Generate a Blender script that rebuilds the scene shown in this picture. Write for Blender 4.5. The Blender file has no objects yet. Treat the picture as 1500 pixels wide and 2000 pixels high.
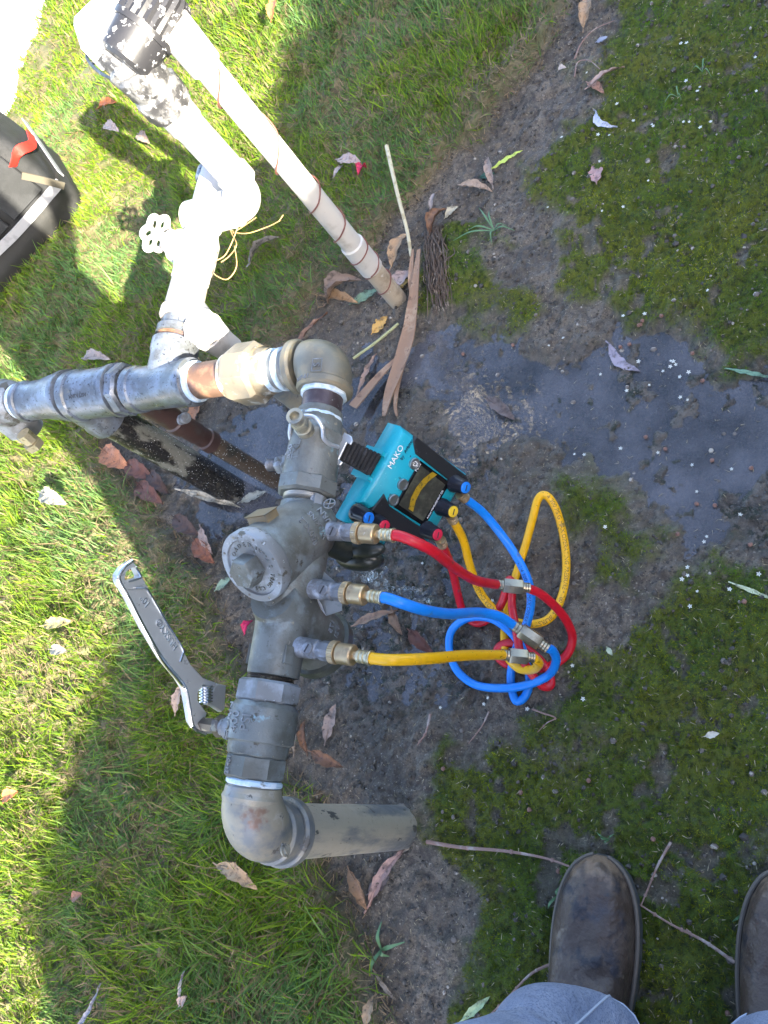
import bpy, bmesh, math, random
import numpy as np
from mathutils import Vector, Matrix
random.seed(7); rng = np.random.default_rng(7)
scene = bpy.context.scene
C = scene.collection
R = math.radians

# ------------------------------------------------------------------ camera
F, HC = 1502.0, 1.10
_n = np.array([845, 585, 1502.0]); _n /= np.linalg.norm(_n)
def _ray(px, py): return np.array([px - 750, py - 1000, F])
_a = _ray(480, 1620); _a = _a / (_a @ _n)
_b = _ray(640, 710); _b = _b / (_b @ _n)
YW = _b - _a; YW /= np.linalg.norm(YW); ZW = -_n; XW = np.cross(YW, ZW)
CAMPOS = np.array([0, 0, HC])
def dirw(px, py):
    r = _ray(px, py); return np.array([r @ XW, r @ YW, r @ ZW])
def P(px, py, z=0.0):                      # point of the place seen at a pixel of the photograph, at height z
    d = dirw(px, py); t = (z - HC) / d[2]; v = CAMPOS + t * d; return Vector(v)
def PL(px, py, pt, nrm):                   # same on a plane
    d = dirw(px, py); nn = np.array(nrm); t = ((np.array(pt) - CAMPOS) @ nn) / (d @ nn)
    return Vector(CAMPOS + t * d)
def PIX(p):
    p = np.asarray(p, float); q = p - CAMPOS
    c = q[..., 0:1] * XW + q[..., 1:2] * YW + q[..., 2:3] * ZW
    return 750 + F * c[..., 0] / c[..., 2], 1000 + F * c[..., 1] / c[..., 2]
cam = bpy.data.cameras.new('camera'); cam.sensor_fit = 'VERTICAL'; cam.sensor_height = 36
cam.lens = 36 * F / 2000; cam.clip_start = 0.02; cam.clip_end = 400
co = bpy.data.objects.new('camera', cam); C.objects.link(co); scene.camera = co
rgt = Vector((XW[0], YW[0], ZW[0])); dwn = Vector((XW[1], YW[1], ZW[1])); fwd = Vector((XW[2], YW[2], ZW[2]))
m = Matrix((rgt, -dwn, -fwd)).transposed().to_4x4(); m.translation = CAMPOS
co.matrix_world = m

# ------------------------------------------------------------------ sky and sun
SUN = Vector((0.79, -0.61, 0)).normalized(); SEL = R(26.3)
w = bpy.data.worlds.new('World'); scene.world = w; w.use_nodes = True
nt = w.node_tree; bg = nt.nodes['Background']
sky = nt.nodes.new('ShaderNodeTexSky'); sky.sky_type = 'NISHITA'; sky.sun_disc = False
sky.air_density = .72; sky.dust_density = 2.4; sky.ozone_density = .5
sky.sun_elevation = SEL; sky.sun_rotation = math.atan2(SUN.x, SUN.y)
nt.links.new(sky.outputs[0], bg.inputs[0]); bg.inputs[1].default_value = 0.132
sl = bpy.data.lights.new('sun', 'SUN'); sl.energy = 5.0; sl.angle = R(0.5); sl.color = (1, .92, .76)
so = bpy.data.objects.new('sun', sl); C.objects.link(so)
sd = Vector((SUN.x * math.cos(SEL), SUN.y * math.cos(SEL), math.sin(SEL)))
so.rotation_euler = sd.to_track_quat('Z', 'Y').to_euler(); so.location = sd * 20
vs = scene.view_settings; vs.view_transform = 'Standard'; vs.look = 'None'; vs.exposure = 2.92; vs.gamma = 1
vs.use_curve_mapping = False
scene.render.engine = 'CYCLES'

# ------------------------------------------------------------------ helpers
ORG = {}
def tag(o, label=None, cat=None, group=None, kind=None):
    if label: o['label'] = label
    if cat: o['category'] = cat
    if group: o['group'] = group
    if kind: o['kind'] = kind
    return o
def thing(name, label, cat, loc, group=None):
    o = bpy.data.objects.new(name, None); C.objects.link(o); o.location = Vector(loc)
    o.empty_display_size = .02
    ORG[o.name] = Vector(loc); return tag(o, label, cat, group)
class MB:
    def __init__(s): s.v = []; s.f = []; s.mi = []; s.cur = 0
    def add(s, vs, fs):
        k = len(s.v); s.v += [Vector(p) for p in vs]
        for f in fs: s.f.append([i + k for i in f]); s.mi.append(s.cur)
        return s
def frame(d, up=None):
    d = Vector(d).normalized()
    u = Vector(up) if up is not None else (Vector((0, 0, 1)) if abs(d.z) < .9 else Vector((1, 0, 0)))
    s = d.cross(u).normalized(); return d, s, s.cross(d).normalized()
def lathe(mb, o, d, prof, n=32, up=None, caps=True, rf=None):
    """prof: (distance along d, radius)"""
    o = Vector(o); d, s, u = frame(d, up); vs = []; fs = []
    for t, r in prof:
        for i in range(n):
            a = 2 * math.pi * i / n
            rr = r * (rf(a, t) if rf else 1)
            vs.append(o + d * t + (s * math.cos(a) + u * math.sin(a)) * rr)
    for j in range(len(prof) - 1):
        for i in range(n):
            k = (i + 1) % n; fs.append((j * n + i, (j + 1) * n + i, (j + 1) * n + k, j * n + k))
    if caps:
        fs.append(tuple(range(n))); L = (len(prof) - 1) * n; fs.append(tuple(reversed(range(L, L + n))))
    return mb.add(vs, fs)
def rings(mb, o, d, segs, n=32, c=.0015, up=None):
    """stepped solid: segs (t0,t1,r); small chamfer at each edge"""
    prof = []
    for t0, t1, r in segs: prof += [(t0, r - c), (t0 + c, r), (t1 - c, r), (t1, r - c)]
    return lathe(mb, o, d, prof, n, up)
def hexnut(mb, o, d, t0, t1, r, n=6, up=None, c=.003):
    return lathe(mb, o, d, [(t0, r * .9), (t0 + c, r), (t1 - c, r), (t1, r * .9)], n, up)
def catmull(pts, k=8):
    pts = [Vector(p) for p in pts]; q = [pts[0] * 2 - pts[1]] + pts + [pts[-1] * 2 - pts[-2]]; out = []
    for i in range(1, len(q) - 2):
        a, b, c_, d_ = q[i - 1:i + 3]
        for j in range(k):
            t = j / k
            out.append(.5 * ((2 * b) + (c_ - a) * t + (2 * a - 5 * b + 4 * c_ - d_) * t * t + (3 * b - a - 3 * c_ + d_) * t ** 3))
    out.append(pts[-1]); return out
def tube(mb, pts, r, n=10, caps=True, flat=1.0):
    N = len(pts); pts = [Vector(p) for p in pts]; vs = []; fs = []
    t = (pts[1] - pts[0]).normalized(); _, s, u = frame(t)
    for i, p in enumerate(pts):
        t2 = (pts[min(i + 1, N - 1)] - pts[max(i - 1, 0)])
        t2 = t2.normalized() if t2.length > 1e-9 else t
        s = (s - t2 * s.dot(t2)).normalized(); u = s.cross(t2)
        rr = r(i / (N - 1)) if callable(r) else r
        for j in range(n):
            a = 2 * math.pi * j / n; vs.append(p + (s * math.cos(a) + u * math.sin(a) * flat) * rr)
    for i in range(N - 1):
        for j in range(n):
            k = (j + 1) % n; fs.append((i * n + j, i * n + k, (i + 1) * n + k, (i + 1) * n + j))
    if caps: fs.append(tuple(reversed(range(n)))); L = (N - 1) * n; fs.append(tuple(range(L, L + n)))
    return mb.add(vs, fs)
def elbow(mb, c, d1, d2, rad, r, n=28, k=10, fat=1.0):
    """bend centred on corner c, coming from direction d1 side and leaving to d2 side"""
    c = Vector(c); d1 = Vector(d1).normalized(); d2 = Vector(d2).normalized(); cc = c + (d1 + d2) * rad
    pts = []
    for i in range(k + 1):
        a = math.pi / 2 * i / k; pts.append(cc - d2 * rad * math.cos(a) - d1 * rad * math.sin(a))
    rr = (lambda t: r * (1 + (fat - 1) * math.sin(math.pi * t)))
    return tube(mb, pts, rr, n)
def prism(mb, outline, nrm, th, c=0.0):
    """outline: world points in a plane (counter-clockwise seen from +nrm); extruded by -th, edge chamfer c"""
    nrm = Vector(nrm).normalized(); O = [Vector(p) for p in outline]; n = len(O)
    cen = sum(O, Vector()) / n
    def ins(p, i):
        if c == 0: return p
        a = (O[i] - O[i - 1]).normalized(); b = (O[(i + 1) % n] - O[i]).normalized()
        na = nrm.cross(a); nb = nrm.cross(b); q = (na + nb)
        q = q / max(.4, q.length_squared / 2) if q.length > 1e-6 else na
        return p + q * c
    L = [[ins(p, i) for i, p in enumerate(O)], [p - nrm * c for p in O], [p - nrm * (th - c) for p in O], [ins(p, i) - nrm * th for i, p in enumerate(O)]]
    if c == 0: L = [L[0], L[3]]
    vs = sum(L, []); fs = [tuple(range(n)), tuple(reversed(range((len(L) - 1) * n, len(L) * n)))]
    for j in range(len(L) - 1):
        for i in range(n):
            k = (i + 1) % n; fs.append((j * n + i, (j + 1) * n + i, (j + 1) * n + k, j * n + k))
    return mb.add(vs, fs)
def box(mb, c, ax, ay, az, sx, sy, sz, bev=0.0):
    c = Vector(c); ax, ay, az = [Vector(v).normalized() for v in (ax, ay, az)]
    o = [c + ax * (sx * i / 2) + ay * (sy * j / 2) + az * (sz / 2) for i, j in ((-1, -1), (1, -1), (1, 1), (-1, 1))]
    return prism(mb, o, az, sz, bev)
def ball(mb, c, r, n=10, mseg=7, sc=(1, 1, 1)):
    vs = []; fs = []
    for j in range(mseg + 1):
        a = math.pi * j / mseg
        for i in range(n):
            b = 2 * math.pi * i / n
            vs.append(Vector(c) + Vector((math.sin(a) * math.cos(b) * r * sc[0], math.sin(a) * math.sin(b) * r * sc[1], math.cos(a) * r * sc[2])))
    for j in range(mseg):
        for i in range(n):
            k = (i + 1) % n; fs.append((j * n + i, (j + 1) * n + i, (j + 1) * n + k, j * n + k))
    return mb.add(vs, fs)
def mesh_from(name, mb, mats, org=Vector((0, 0, 0)), ang=35, smooth=True, weld=True):
    me = bpy.data.meshes.new(name)
    me.from_pydata([tuple(v - org) for v in mb.v], [], mb.f)
    for mt in (mats if isinstance(mats, (list, tuple)) else [mats]): me.materials.append(mt)
    me.polygons.foreach_set('material_index', mb.mi)
    bm = bmesh.new(); bm.from_mesh(me)
    if weld: bmesh.ops.remove_doubles(bm, verts=bm.verts, dist=1e-6)
    bmesh.ops.recalc_face_normals(bm, faces=bm.faces); bm.to_mesh(me); bm.free()
    if smooth:
        me.shade_smooth(); me.set_sharp_from_angle(angle=R(ang))
    return me
def part(name, mb, mats, parent, label=None, ang=35, smooth=True):
    org = ORG[parent.name] if parent else Vector((0, 0, 0))
    o = bpy.data.objects.new(name, mesh_from(name, mb, mats, org, ang, smooth)); C.objects.link(o)
    if parent: o.parent = parent
    ORG[o.name] = org
    if label: o['label'] = label
    return o
def solo(name, mb, mats, label, cat, group=None, ang=35, smooth=True, kind=None):
    cen = sum(mb.v, Vector()) / len(mb.v); cen.z = min(v.z for v in mb.v)
    o = bpy.data.objects.new(name, mesh_from(name, mb, mats, cen, ang, smooth)); C.objects.link(o); o.location = cen
    ORG[o.name] = cen; return tag(o, label, cat, group, kind)
_tc = {}
def text_geo(s, size, ext=.001, al='CENTER'):
    cu = bpy.data.curves.new('t', 'FONT'); cu.body = s; cu.size = size; cu.extrude = ext; cu.align_x = al; cu.align_y = 'CENTER'
    cu.resolution_u = 3
    o = bpy.data.objects.new('t', cu); C.objects.link(o)
    dg = bpy.context.evaluated_depsgraph_get(); dg.update(); me = o.evaluated_get(dg).to_mesh()
    vs = [v.co.copy() for v in me.vertices]; fs = [tuple(p.vertices) for p in me.polygons]
    o.to_mesh_clear(); bpy.data.objects.remove(o); bpy.data.curves.remove(cu); return vs, fs
def text_map(mb, s, size, fn, ext=.001, al='CENTER', bold=0):
    vs, fs = text_geo(s, size, ext, al); mb.add([fn(v) for v in vs], fs); return mb
def flatmap(o, ex, ey):
    o = Vector(o); ex = Vector(ex).normalized(); ey = Vector(ey).normalized(); ez = ex.cross(ey)
    return lambda v: o + ex * v.x + ey * v.y + ez * v.z

# ------------------------------------------------------------------ materials
def M(name, base, rough=.5, metal=0.0, layers=(), bump=(), spec=.5, sub=0, trans=0, coat=0, rvar=.0, emis=None, sheen=0):
    """layers: (colour, noise scale, low, high, detail[, stretch]) ; bump: (scale, strength, distance)"""
    mt = bpy.data.materials.new(name); mt.use_nodes = True; N = mt.node_tree.nodes; L = mt.node_tree.links
    b = N['Principled BSDF']; tc = N.new('ShaderNodeTexCoord')
    b.inputs['Roughness'].default_value = rough; b.inputs['Metallic'].default_value = metal
    b.inputs['Specular IOR Level'].default_value = spec; b.inputs['Coat Weight'].default_value = coat
    b.inputs['Transmission Weight'].default_value = trans; b.inputs['Sheen Weight'].default_value = sheen
    rgb = N.new('ShaderNodeRGB'); rgb.outputs[0].default_value = (*base, 1); cur = rgb.outputs[0]
    last = None
    for ly in layers:
        col, sc, lo, hi, det = ly[:5]
        src = tc.outputs['Object']
        if len(ly) > 5:
            mp = N.new('ShaderNodeMapping'); mp.inputs['Scale'].default_value = ly[5]; L.new(src, mp.inputs[0]); src = mp.outputs[0]
        nz = N.new('ShaderNodeTexNoise'); nz.inputs['Scale'].default_value = sc; nz.inputs['Detail'].default_value = det
        nz.inputs['Roughness'].default_value = .62; L.new(src, nz.inputs['Vector'])
        mr = N.new('ShaderNodeMapRange'); mr.inputs[1].default_value = lo; mr.inputs[2].default_value = hi; mr.interpolation_type = 'SMOOTHSTEP'
        L.new(nz.outputs['Fac'], mr.inputs[0])
        mx = N.new('ShaderNodeMix'); mx.data_type = 'RGBA'; L.new(mr.outputs[0], mx.inputs[0]); L.new(cur, mx.inputs[6])
        mx.inputs[7].default_value = (*col, 1); cur = mx.outputs[2]; last = mr
    L.new(cur, b.inputs['Base Color'])
    if rvar:
        nz = N.new('ShaderNodeTexNoise'); nz.inputs['Scale'].default_value = 60; nz.inputs['Detail'].default_value = 4; L.new(tc.outputs['Object'], nz.inputs['Vector'])
        mr = N.new('ShaderNodeMapRange'); mr.inputs[1].default_value = .3; mr.inputs[2].default_value = .7
        mr.inputs[3].default_value = max(.03, rough - rvar); mr.inputs[4].default_value = min(1, rough + rvar)
        L.new(nz.outputs['Fac'], mr.inputs[0]); L.new(mr.outputs[0], b.inputs['Roughness'])
    nn = None
    for sc, st, di in bump:
        nz = N.new('ShaderNodeTexNoise'); nz.inputs['Scale'].default_value = sc; nz.inputs['Detail'].default_value = 5; L.new(tc.outputs['Object'], nz.inputs['Vector'])
        bp = N.new('ShaderNodeBump'); bp.inputs['Strength'].default_value = st; bp.inputs['Distance'].default_value = di
        L.new(nz.outputs['Fac'], bp.inputs['Height'])
        if nn: L.new(nn, bp.inputs['Normal'])
        nn = bp.outputs[0]
    if nn: L.new(nn, b.inputs['Normal'])
    if emis: b.inputs['Emission Color'].default_value = (*emis[0], 1); b.inputs['Emission Strength'].default_value = emis[1]
    return mt
bronze = M('cast_bronze', (.155, .165, .155), .5, .25, [((.105, .105, .09), 14, .45, .60, 8), ((.205, .235, .24), 26, .53, .68, 9), ((.22, .35, .39), 22, .62, .70, 8), ((.07, .065, .05), 70, .62, .68, 6), ((.30, .27, .21), 140, .67, .71, 4)], [(500, .4, .001), (60, .35, .003)], rvar=.15)
bronze_lt = M('weathered_bronze', (.17, .175, .175), .55, .2, [((.27, .295, .32), 18, .44, .58, 9), ((.085, .08, .065), 50, .57, .64, 8), ((.34, .36, .37), 150, .64, .68, 4)], [(500, .25, .001), (70, .2, .002)], rvar=.1)
galv = M('dull_galvanised', (.30, .265, .195), .48, .15, [((.15, .16, .165), 11, .44, .58, 9), ((.36, .33, .27), 30, .56, .66, 8), ((.11, .10, .085), 60, .62, .67, 7), ((.13, .06, .035), 14, .66, .72, 8)], [(220, .25, .001)], rvar=.12)
galvpipe = M('stained_galvanised_pipe', (.42, .37, .28), .42, .12, [((.17, .18, .18), 26, .45, .62, 9, (1, 1, .25)), ((.09, .09, .08), 60, .62, .66, 3, (1, 1, .5)), ((.30, .27, .2), 130, .6, .7, 5)], [(260, .25, .001)], rvar=.12)
iron = M('grey_iron', (.12, .13, .14), .34, .5, [((.19, .215, .26), 35, .42, .6, 7), ((.05, .05, .05), 190, .61, .66, 3), ((.30, .26, .17), 22, .62, .76, 5)], [(300, .3, .001)], rvar=.1)
rust = M('rusty_steel', (.13, .075, .05), .6, .3, [((.26, .14, .085), 40, .45, .65, 7), ((.08, .06, .07), 22, .55, .7, 5), ((.34, .30, .26), 90, .66, .74, 5)], [(300, .35, .001)])
paste = M('pipe_paste', (.42, .55, .66), .5, 0, [((.62, .70, .76), 70, .45, .6, 6), ((.16, .17, .16), 50, .58, .66, 6)], [(200, .5, .002)])
thread = M('thread_metal', (.12, .105, .09), .4, .6, [((.3, .27, .2), 90, .5, .6, 4)])
blackpipe = M('tarred_pipe', (.018, .017, .016), .22, 0, [((.15, .145, .12), 20, .50, .57, 9, (1, 1, .45)), ((.05, .04, .02), 60, .6, .7, 5), ((.27, .25, .2), 330, .66, .7, 2)], [(120, .3, .001)], rvar=.12)
wetrust = M('wet_brown_pipe', (.09, .065, .045), .25, .1, [((.05, .045, .035), 30, .5, .6, 6), ((.3, .28, .22), 330, .67, .71, 2)], [(200, .3, .001)])
redpipe = M('red_brown_primer', (.055, .030, .025), .4, .1, [((.06, .05, .045), 40, .55, .7, 6)], [(200, .3, .001)])
pvc = M('white_painted_pipe', (.50, .48, .45), .5, 0, [((.34, .32, .28), 30, .48, .66, 8), ((.16, .13, .10), 60, .62, .70, 7)], [(150, .2, .001)])
pvcthin = M('weathered_white_pvc', (.52, .50, .46), .5, 0, [((.38, .35, .30), 24, .5, .68, 8), ((.22, .17, .12), 60, .66, .74, 6)], [(150, .2, .001)])
pvclow = M('stained_lower_pvc', (.42, .35, .26), .55, 0, [((.24, .19, .13), 30, .45, .65, 8), ((.55, .5, .42), 60, .6, .7, 5)], [(200, .3, .001)])
peel = M('peeling_black_and_white', (.13, .13, .13), .45, 0, [((.03, .03, .032), 50, .42, .58, 10), ((.5, .5, .5), 120, .55, .66, 8)], [(60, .5, .003)])
peeld = M('black_with_white_overspray', (.022, .022, .025), .4, 0, [((.5, .5, .5), 110, .57, .62, 9)], [(120, .3, .001)])
brass = M('brass', (.50, .37, .21), .38, .75, [((.36, .25, .15), 60, .5, .68, 5), ((.6, .5, .36), 140, .6, .7, 3)], [(400, .15, .0005)], rvar=.1)
brasslt = M('pale_brass', (.62, .54, .36), .33, .75, [((.4, .33, .2), 90, .55, .7, 4)])
bronzedk = M('dull_brass_coupling', (.34, .30, .22), .33, .85, [((.22, .19, .14), 90, .5, .68, 4)])
lav = M('oxidised_cock_metal', (.17, .175, .185), .5, .4, [((.30, .33, .38), 60, .45, .62, 6), ((.2, .19, .18), 50, .6, .7, 5)], [(300, .3, .001)])
steel = M('satin_steel', (.46, .46, .44), .34, .35, [((.5, .5, .48), 60, .5, .7, 5)], [(600, .12, .0005)], rvar=.08)
chrome = M('polished_chrome', (.78, .79, .8), .12, 1.0)
wirem = M('zinc_wire', (.55, .57, .6), .35, .7)
redh = M('red_rubber_hose', (.50, .006, .018), .38, 0, [((.34, .008, .02), 60, .55, .7, 5), ((.16, .09, .08), 40, .62, .72, 9)], [(300, .15, .0006)], rvar=.1)
blueh = M('blue_rubber_hose', (.004, .20, .70), .38, 0, [((.01, .2, .6), 50, .55, .7, 5), ((.07, .12, .2), 40, .62, .72, 9)], [(300, .15, .0006)], rvar=.1)
yelh = M('yellow_rubber_hose', (.80, .42, .003), .38, 0, [((.7, .37, .01), 60, .58, .72, 5), ((.32, .2, .06), 40, .63, .73, 9), ((.1, .06, .02), 150, .69, .72, 2)], [(300, .15, .0006)], rvar=.1)
ink = M('dark_print', (.03, .03, .035), .6)
inkgold = M('brown_print', (.22, .13, .02), .6)
inkblue = M('navy_print', (.01, .05, .22), .6)
white = M('white_print', (.8, .8, .8), .5)
teal = M('teal_case_plastic', (.008, .33, .44), .38, 0, [((.01, .27, .36), 18, .5, .7, 5), ((.06, .42, .5), 240, .66, .7, 2)], [(700, .12, .0005)], rvar=.06)
blackp = M('black_case_plastic', (.012, .013, .016), .5, 0, [((.05, .05, .055), 200, .66, .7, 3)], [(900, .2, .0005)])
knobm = M('black_knob', (.014, .016, .024), .3, 0, [((.06, .065, .08), 160, .64, .7, 3)])
capb = M('blue_knob_cap', (.01, .2, .72), .4); capr = M('red_knob_cap', (.6, .02, .06), .4); capy = M('yellow_knob_cap', (.75, .5, .03), .4)
strapm = M('black_webbing', (.012, .012, .013), .75, 0, [((.05, .05, .055), 120, .55, .7, 4, (1, 1, 1))], [(700, .4, .001)])
dkrub = M('dark_wet_rubber', (.02, .024, .02), .28, 0, [((.05, .05, .04), 50, .5, .7, 5)], [(90, .3, .002)])
ragm = M('grey_duct_tape', (.30, .33, .35), .45, .1, [((.2, .25, .23), 60, .5, .65, 5)], [(90, .3, .002)])
leath = M('worn_brown_leather', (.060, .040, .030), .46, 0, [((.095, .070, .055), 16, .42, .62, 8), ((.028, .025, .03), 30, .54, .64, 7), ((.15, .12, .095), 40, .62, .72, 8)], [(420, .5, .0012), (60, .8, .005), (24, .7, .008)], rvar=.1)
def spot(mt, spots):
    N = mt.node_tree.nodes; L = mt.node_tree.links; b = N['Principled BSDF']; src = b.inputs['Base Color'].links[0].from_socket
    geo = N.new('ShaderNodeNewGeometry')
    for c, rad, col, sc, amt in spots:
        vm = N.new('ShaderNodeVectorMath'); vm.operation = 'DISTANCE'; L.new(geo.outputs['Position'], vm.inputs[0]); vm.inputs[1].default_value = c
        nz = N.new('ShaderNodeTexNoise'); nz.inputs['Scale'].default_value = sc; nz.inputs['Detail'].default_value = 7; L.new(geo.outputs['Position'], nz.inputs['Vector'])
        a = N.new('ShaderNodeMath'); a.operation = 'MULTIPLY_ADD'; L.new(nz.outputs['Fac'], a.inputs[0]); a.inputs[1].default_value = rad * 1.6; L.new(vm.outputs['Value'], a.inputs[2])
        mr = N.new('ShaderNodeMapRange'); mr.interpolation_type = 'SMOOTHSTEP'; mr.inputs[1].default_value = rad * 1.75; mr.inputs[2].default_value = rad * 1.25; mr.inputs[3].default_value = 0; mr.inputs[4].default_value = amt; L.new(a.outputs[0], mr.inputs[0])
        mx = N.new('ShaderNodeMix'); mx.data_type = 'RGBA'; L.new(mr.outputs[0], mx.inputs[0]); L.new(src, mx.inputs[6]); mx.inputs[7].default_value = (*col, 1); src = mx.outputs[2]
    L.new(src, b.inputs['Base Color'])
spot(leath, [((-.236, -.10, .05), .045, (.22, .15, .10), 75, .85), ((-.026, -.08, .05), .045, (.22, .15, .10), 75, .85), ((-.225, -.145, .07), .03, (.045, .045, .055), 50, .8), ((-.24, -.20, .08), .02, (.04, .035, .04), 70, .7)])
spot(galv, [(tuple(P(500, 1603, .40)), .020, (.17, .075, .045), 110, .75), ((-.54, -.05, .405), .025, (.19, .215, .25), 40, .6)])
toem = M('dusty_scuffed_toe', (.20, .13, .085), .6, 0, [((.30, .2, .13), 24, .45, .6, 7), ((.06, .045, .04), 42, .56, .63, 6)], [(260, .35, .001)])
solem = M('dark_rubber_sole', (.045, .05, .055), .6, 0, [((.12, .115, .10), 40, .5, .65, 7)], [(200, .4, .001)])
stitch = M('boot_stitching', (.12, .1, .08), .7)
denim = M('faded_blue_denim', (.23, .265, .36), .8, 0, [((.31, .345, .44), 12, .4, .65, 5), ((.15, .18, .27), 500, .5, .62, 2), ((.1, .12, .18), 30, .70, .73, 4)], [(900, .6, .001), (22, .9, .012), (60, .4, .003)], sheen=0)
shirtm = M('navy_work_shirt', (.05, .06, .09), .8, 0, [((.08, .09, .12), 20, .45, .65, 5)], [(600, .4, .001)])
skinm = M('skin', (.5, .3, .21), .5, 0, [((.42, .22, .16), 20, .5, .7, 4)], [(400, .15, .0005)])
hairm = M('dark_hair', (.03, .02, .015), .6)
bagm = M('black_bag_fabric', (.009, .010, .011), .7, 0, [((.018, .019, .021), 14, .45, .65, 5)], [(700, .5, .001), (18, .4, .01)])
bagbase = M('charcoal_rubber_base', (.012, .012, .011), .65, 0, [((.022, .02, .017), 30, .5, .7, 5)], [(400, .4, .001)])
bagred = M('red_webbing', (.65, .02, .012), .6, 0, [], [(500, .3, .001)])
baggrey = M('grey_reflective_tape', (.30, .30, .31), .5, 0, [((.22, .22, .23), 40, .5, .7, 4)])
webm = M('olive_webbing', (.075, .065, .045), .8, 0, [], [(600, .5, .001)])
wirebr = M('brown_copper_wire', (.17, .06, .045), .5)

# ------------------------------------------------------------------ noise and zones
def vnoise(x, y, s, seed=0):
    x = x * s + seed * 17.13; y = y * s - seed * 9.71
    xi = np.floor(x).astype(np.int64); yi = np.floor(y).astype(np.int64); fx = x - xi; fy = y - yi
    fx = fx * fx * (3 - 2 * fx); fy = fy * fy * (3 - 2 * fy)
    def h(a, b):
        n = (a * 374761393 + b * 668265263 + seed * 1442695) & 0x7fffffff
        n = (n ^ (n >> 13)) * 1274126177 & 0x7fffffff
        return ((n ^ (n >> 16)) & 0xffff) / 65535.0
    return (h(xi, yi) * (1 - fx) + h(xi + 1, yi) * fx) * (1 - fy) + (h(xi, yi + 1) * (1 - fx) + h(xi + 1, yi + 1) * fx) * fy
def fbm(x, y, s, o=4, seed=0, g=.5):
    t = 0; a = 1; tot = 0
    for k in range(o): t = t + a * vnoise(x, y, s * 2 ** k, seed + k); tot += a; a *= g
    return t / tot
def sdpoly(x, y, poly):
    """signed distance, positive inside"""
    d = np.full(x.shape, 1e9); ins = np.zeros(x.shape, bool); n = len(poly)
    for i in range(n):
        ax, ay = poly[i]; bx, by = poly[(i + 1) % n]; ex, ey = bx - ax, by - ay
        t = np.clip(((x - ax) * ex + (y - ay) * ey) / (ex * ex + ey * ey + 1e-12), 0, 1)
        d = np.minimum(d, np.hypot(x - ax - t * ex, y - ay - t * ey))
        c = (ay > y) != (by > y)
        ins ^= c & (x < (bx - ax) * (y - ay) / (by - ay + 1e-12) + ax)
    return np.where(ins, d, -d)
def W(*px): return [tuple(P(*q))[:2] for q in px]
TURF = W((1135, -40), (1128, 0), (1080, 95), (1005, 190), (950, 270), (870, 335), (815, 395), (765, 440), (720, 500), (660, 570), (600, 630), (560, 665), (500, 700), (440, 760), (385, 800), (320, 825), (215, 868), (235, 900), (290, 960), (335, 1030), (385, 1090), (425, 1150), (455, 1230), (500, 1330), (540, 1410), (570, 1480), (615, 1545), (645, 1600), (655, 1680), (690, 1745), (730, 1850), (735, 1930), (765, 2010), (790, 2100)) + [(-1.0, -3), (-40, -3), (-40, 60), (.4, 60)]
TURF = [TURF[i] for i in range(len(TURF))]
PUD = W((690, 690), (760, 690), (800, 650), (870, 632), (950, 648), (1060, 690), (1120, 700), (1200, 650), (1290, 650), (1350, 665), (1350, 710), (1400, 740), (1500, 750), (1560, 760), (1560, 950), (1470, 960), (1430, 1000), (1420, 1070), (1370, 1100), (1330, 1050), (1300, 990), (1250, 960), (1200, 930), (1120, 890), (1040, 870), (990, 850), (960, 880), (900, 850), (860, 800), (800, 780), (740, 800), (700, 840), (620, 900), (560, 960), (440, 1000), (350, 960), (330, 900), (400, 840), (470, 790), (560, 740))
MUD = W((640, 900), (760, 830), (900, 840), (1000, 900), (960, 1020), (930, 1150), (930, 1260), (960, 1330), (900, 1400), (800, 1420), (740, 1460), (680, 1400), (600, 1360), (560, 1300), (480, 1180), (400, 1080), (320, 960), (450, 960), (560, 1000))
WETR = W((960, 860), (1100, 880), (1250, 960), (1330, 1080), (1500, 1100), (1560, 1120), (1560, 700), (1350, 700), (1050, 700), (930, 700))
M1 = W((1175, -40), (1200, 60), (1110, 140), (1150, 200), (1090, 270), (1050, 330), (1080, 420), (1100, 500), (1140, 600), (1200, 620), (1330, 640), (1430, 690), (1500, 720), (1580, 720), (1580, -40))
M1b = W((870, 490), (960, 500), (1050, 540), (1110, 600), (1100, 650), (1000, 640), (890, 600))
M2 = W((1120, 1260), (1180, 1220), (1300, 1180), (1500, 1120), (1600, 1100), (1600, 2200), (900, 2200), (880, 1980), (880, 1880), (960, 1800), (900, 1720), (850, 1640), (880, 1560), (900, 1500), (1000, 1440), (1080, 1380))
M3 = W((1060, 900), (1150, 920), (1210, 980), (1260, 1060), (1240, 1160), (1130, 1190), (1110, 1100), (1100, 1020))
PATH = W((108, -10), (78, 90), (52, 180), (20, 290), (0, 380)) + [(-12, 3.2), (-12, 60), (-1.0, 60)]
px_, py_ = P(108, 0)[:2]
PATH = W((112, 0), (62, 150), (30, 250))
d_ = Vector(PATH[0]) - Vector(PATH[2]); d_.normalize(); nrm_ = Vector((-d_.y, d_.x))
p0_ = Vector(PATH[1]); PATH = [tuple(p0_ - d_ * 40), tuple(p0_ + d_ * 40), tuple(p0_ + d_ * 40 + nrm_ * 1.6), tuple(p0_ - d_ * 40 + nrm_ * 1.6)]
def sm(x, a, b):
    t = np.clip((x - a) / (b - a), 0, 1); return t * t * (3 - 2 * t)
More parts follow.
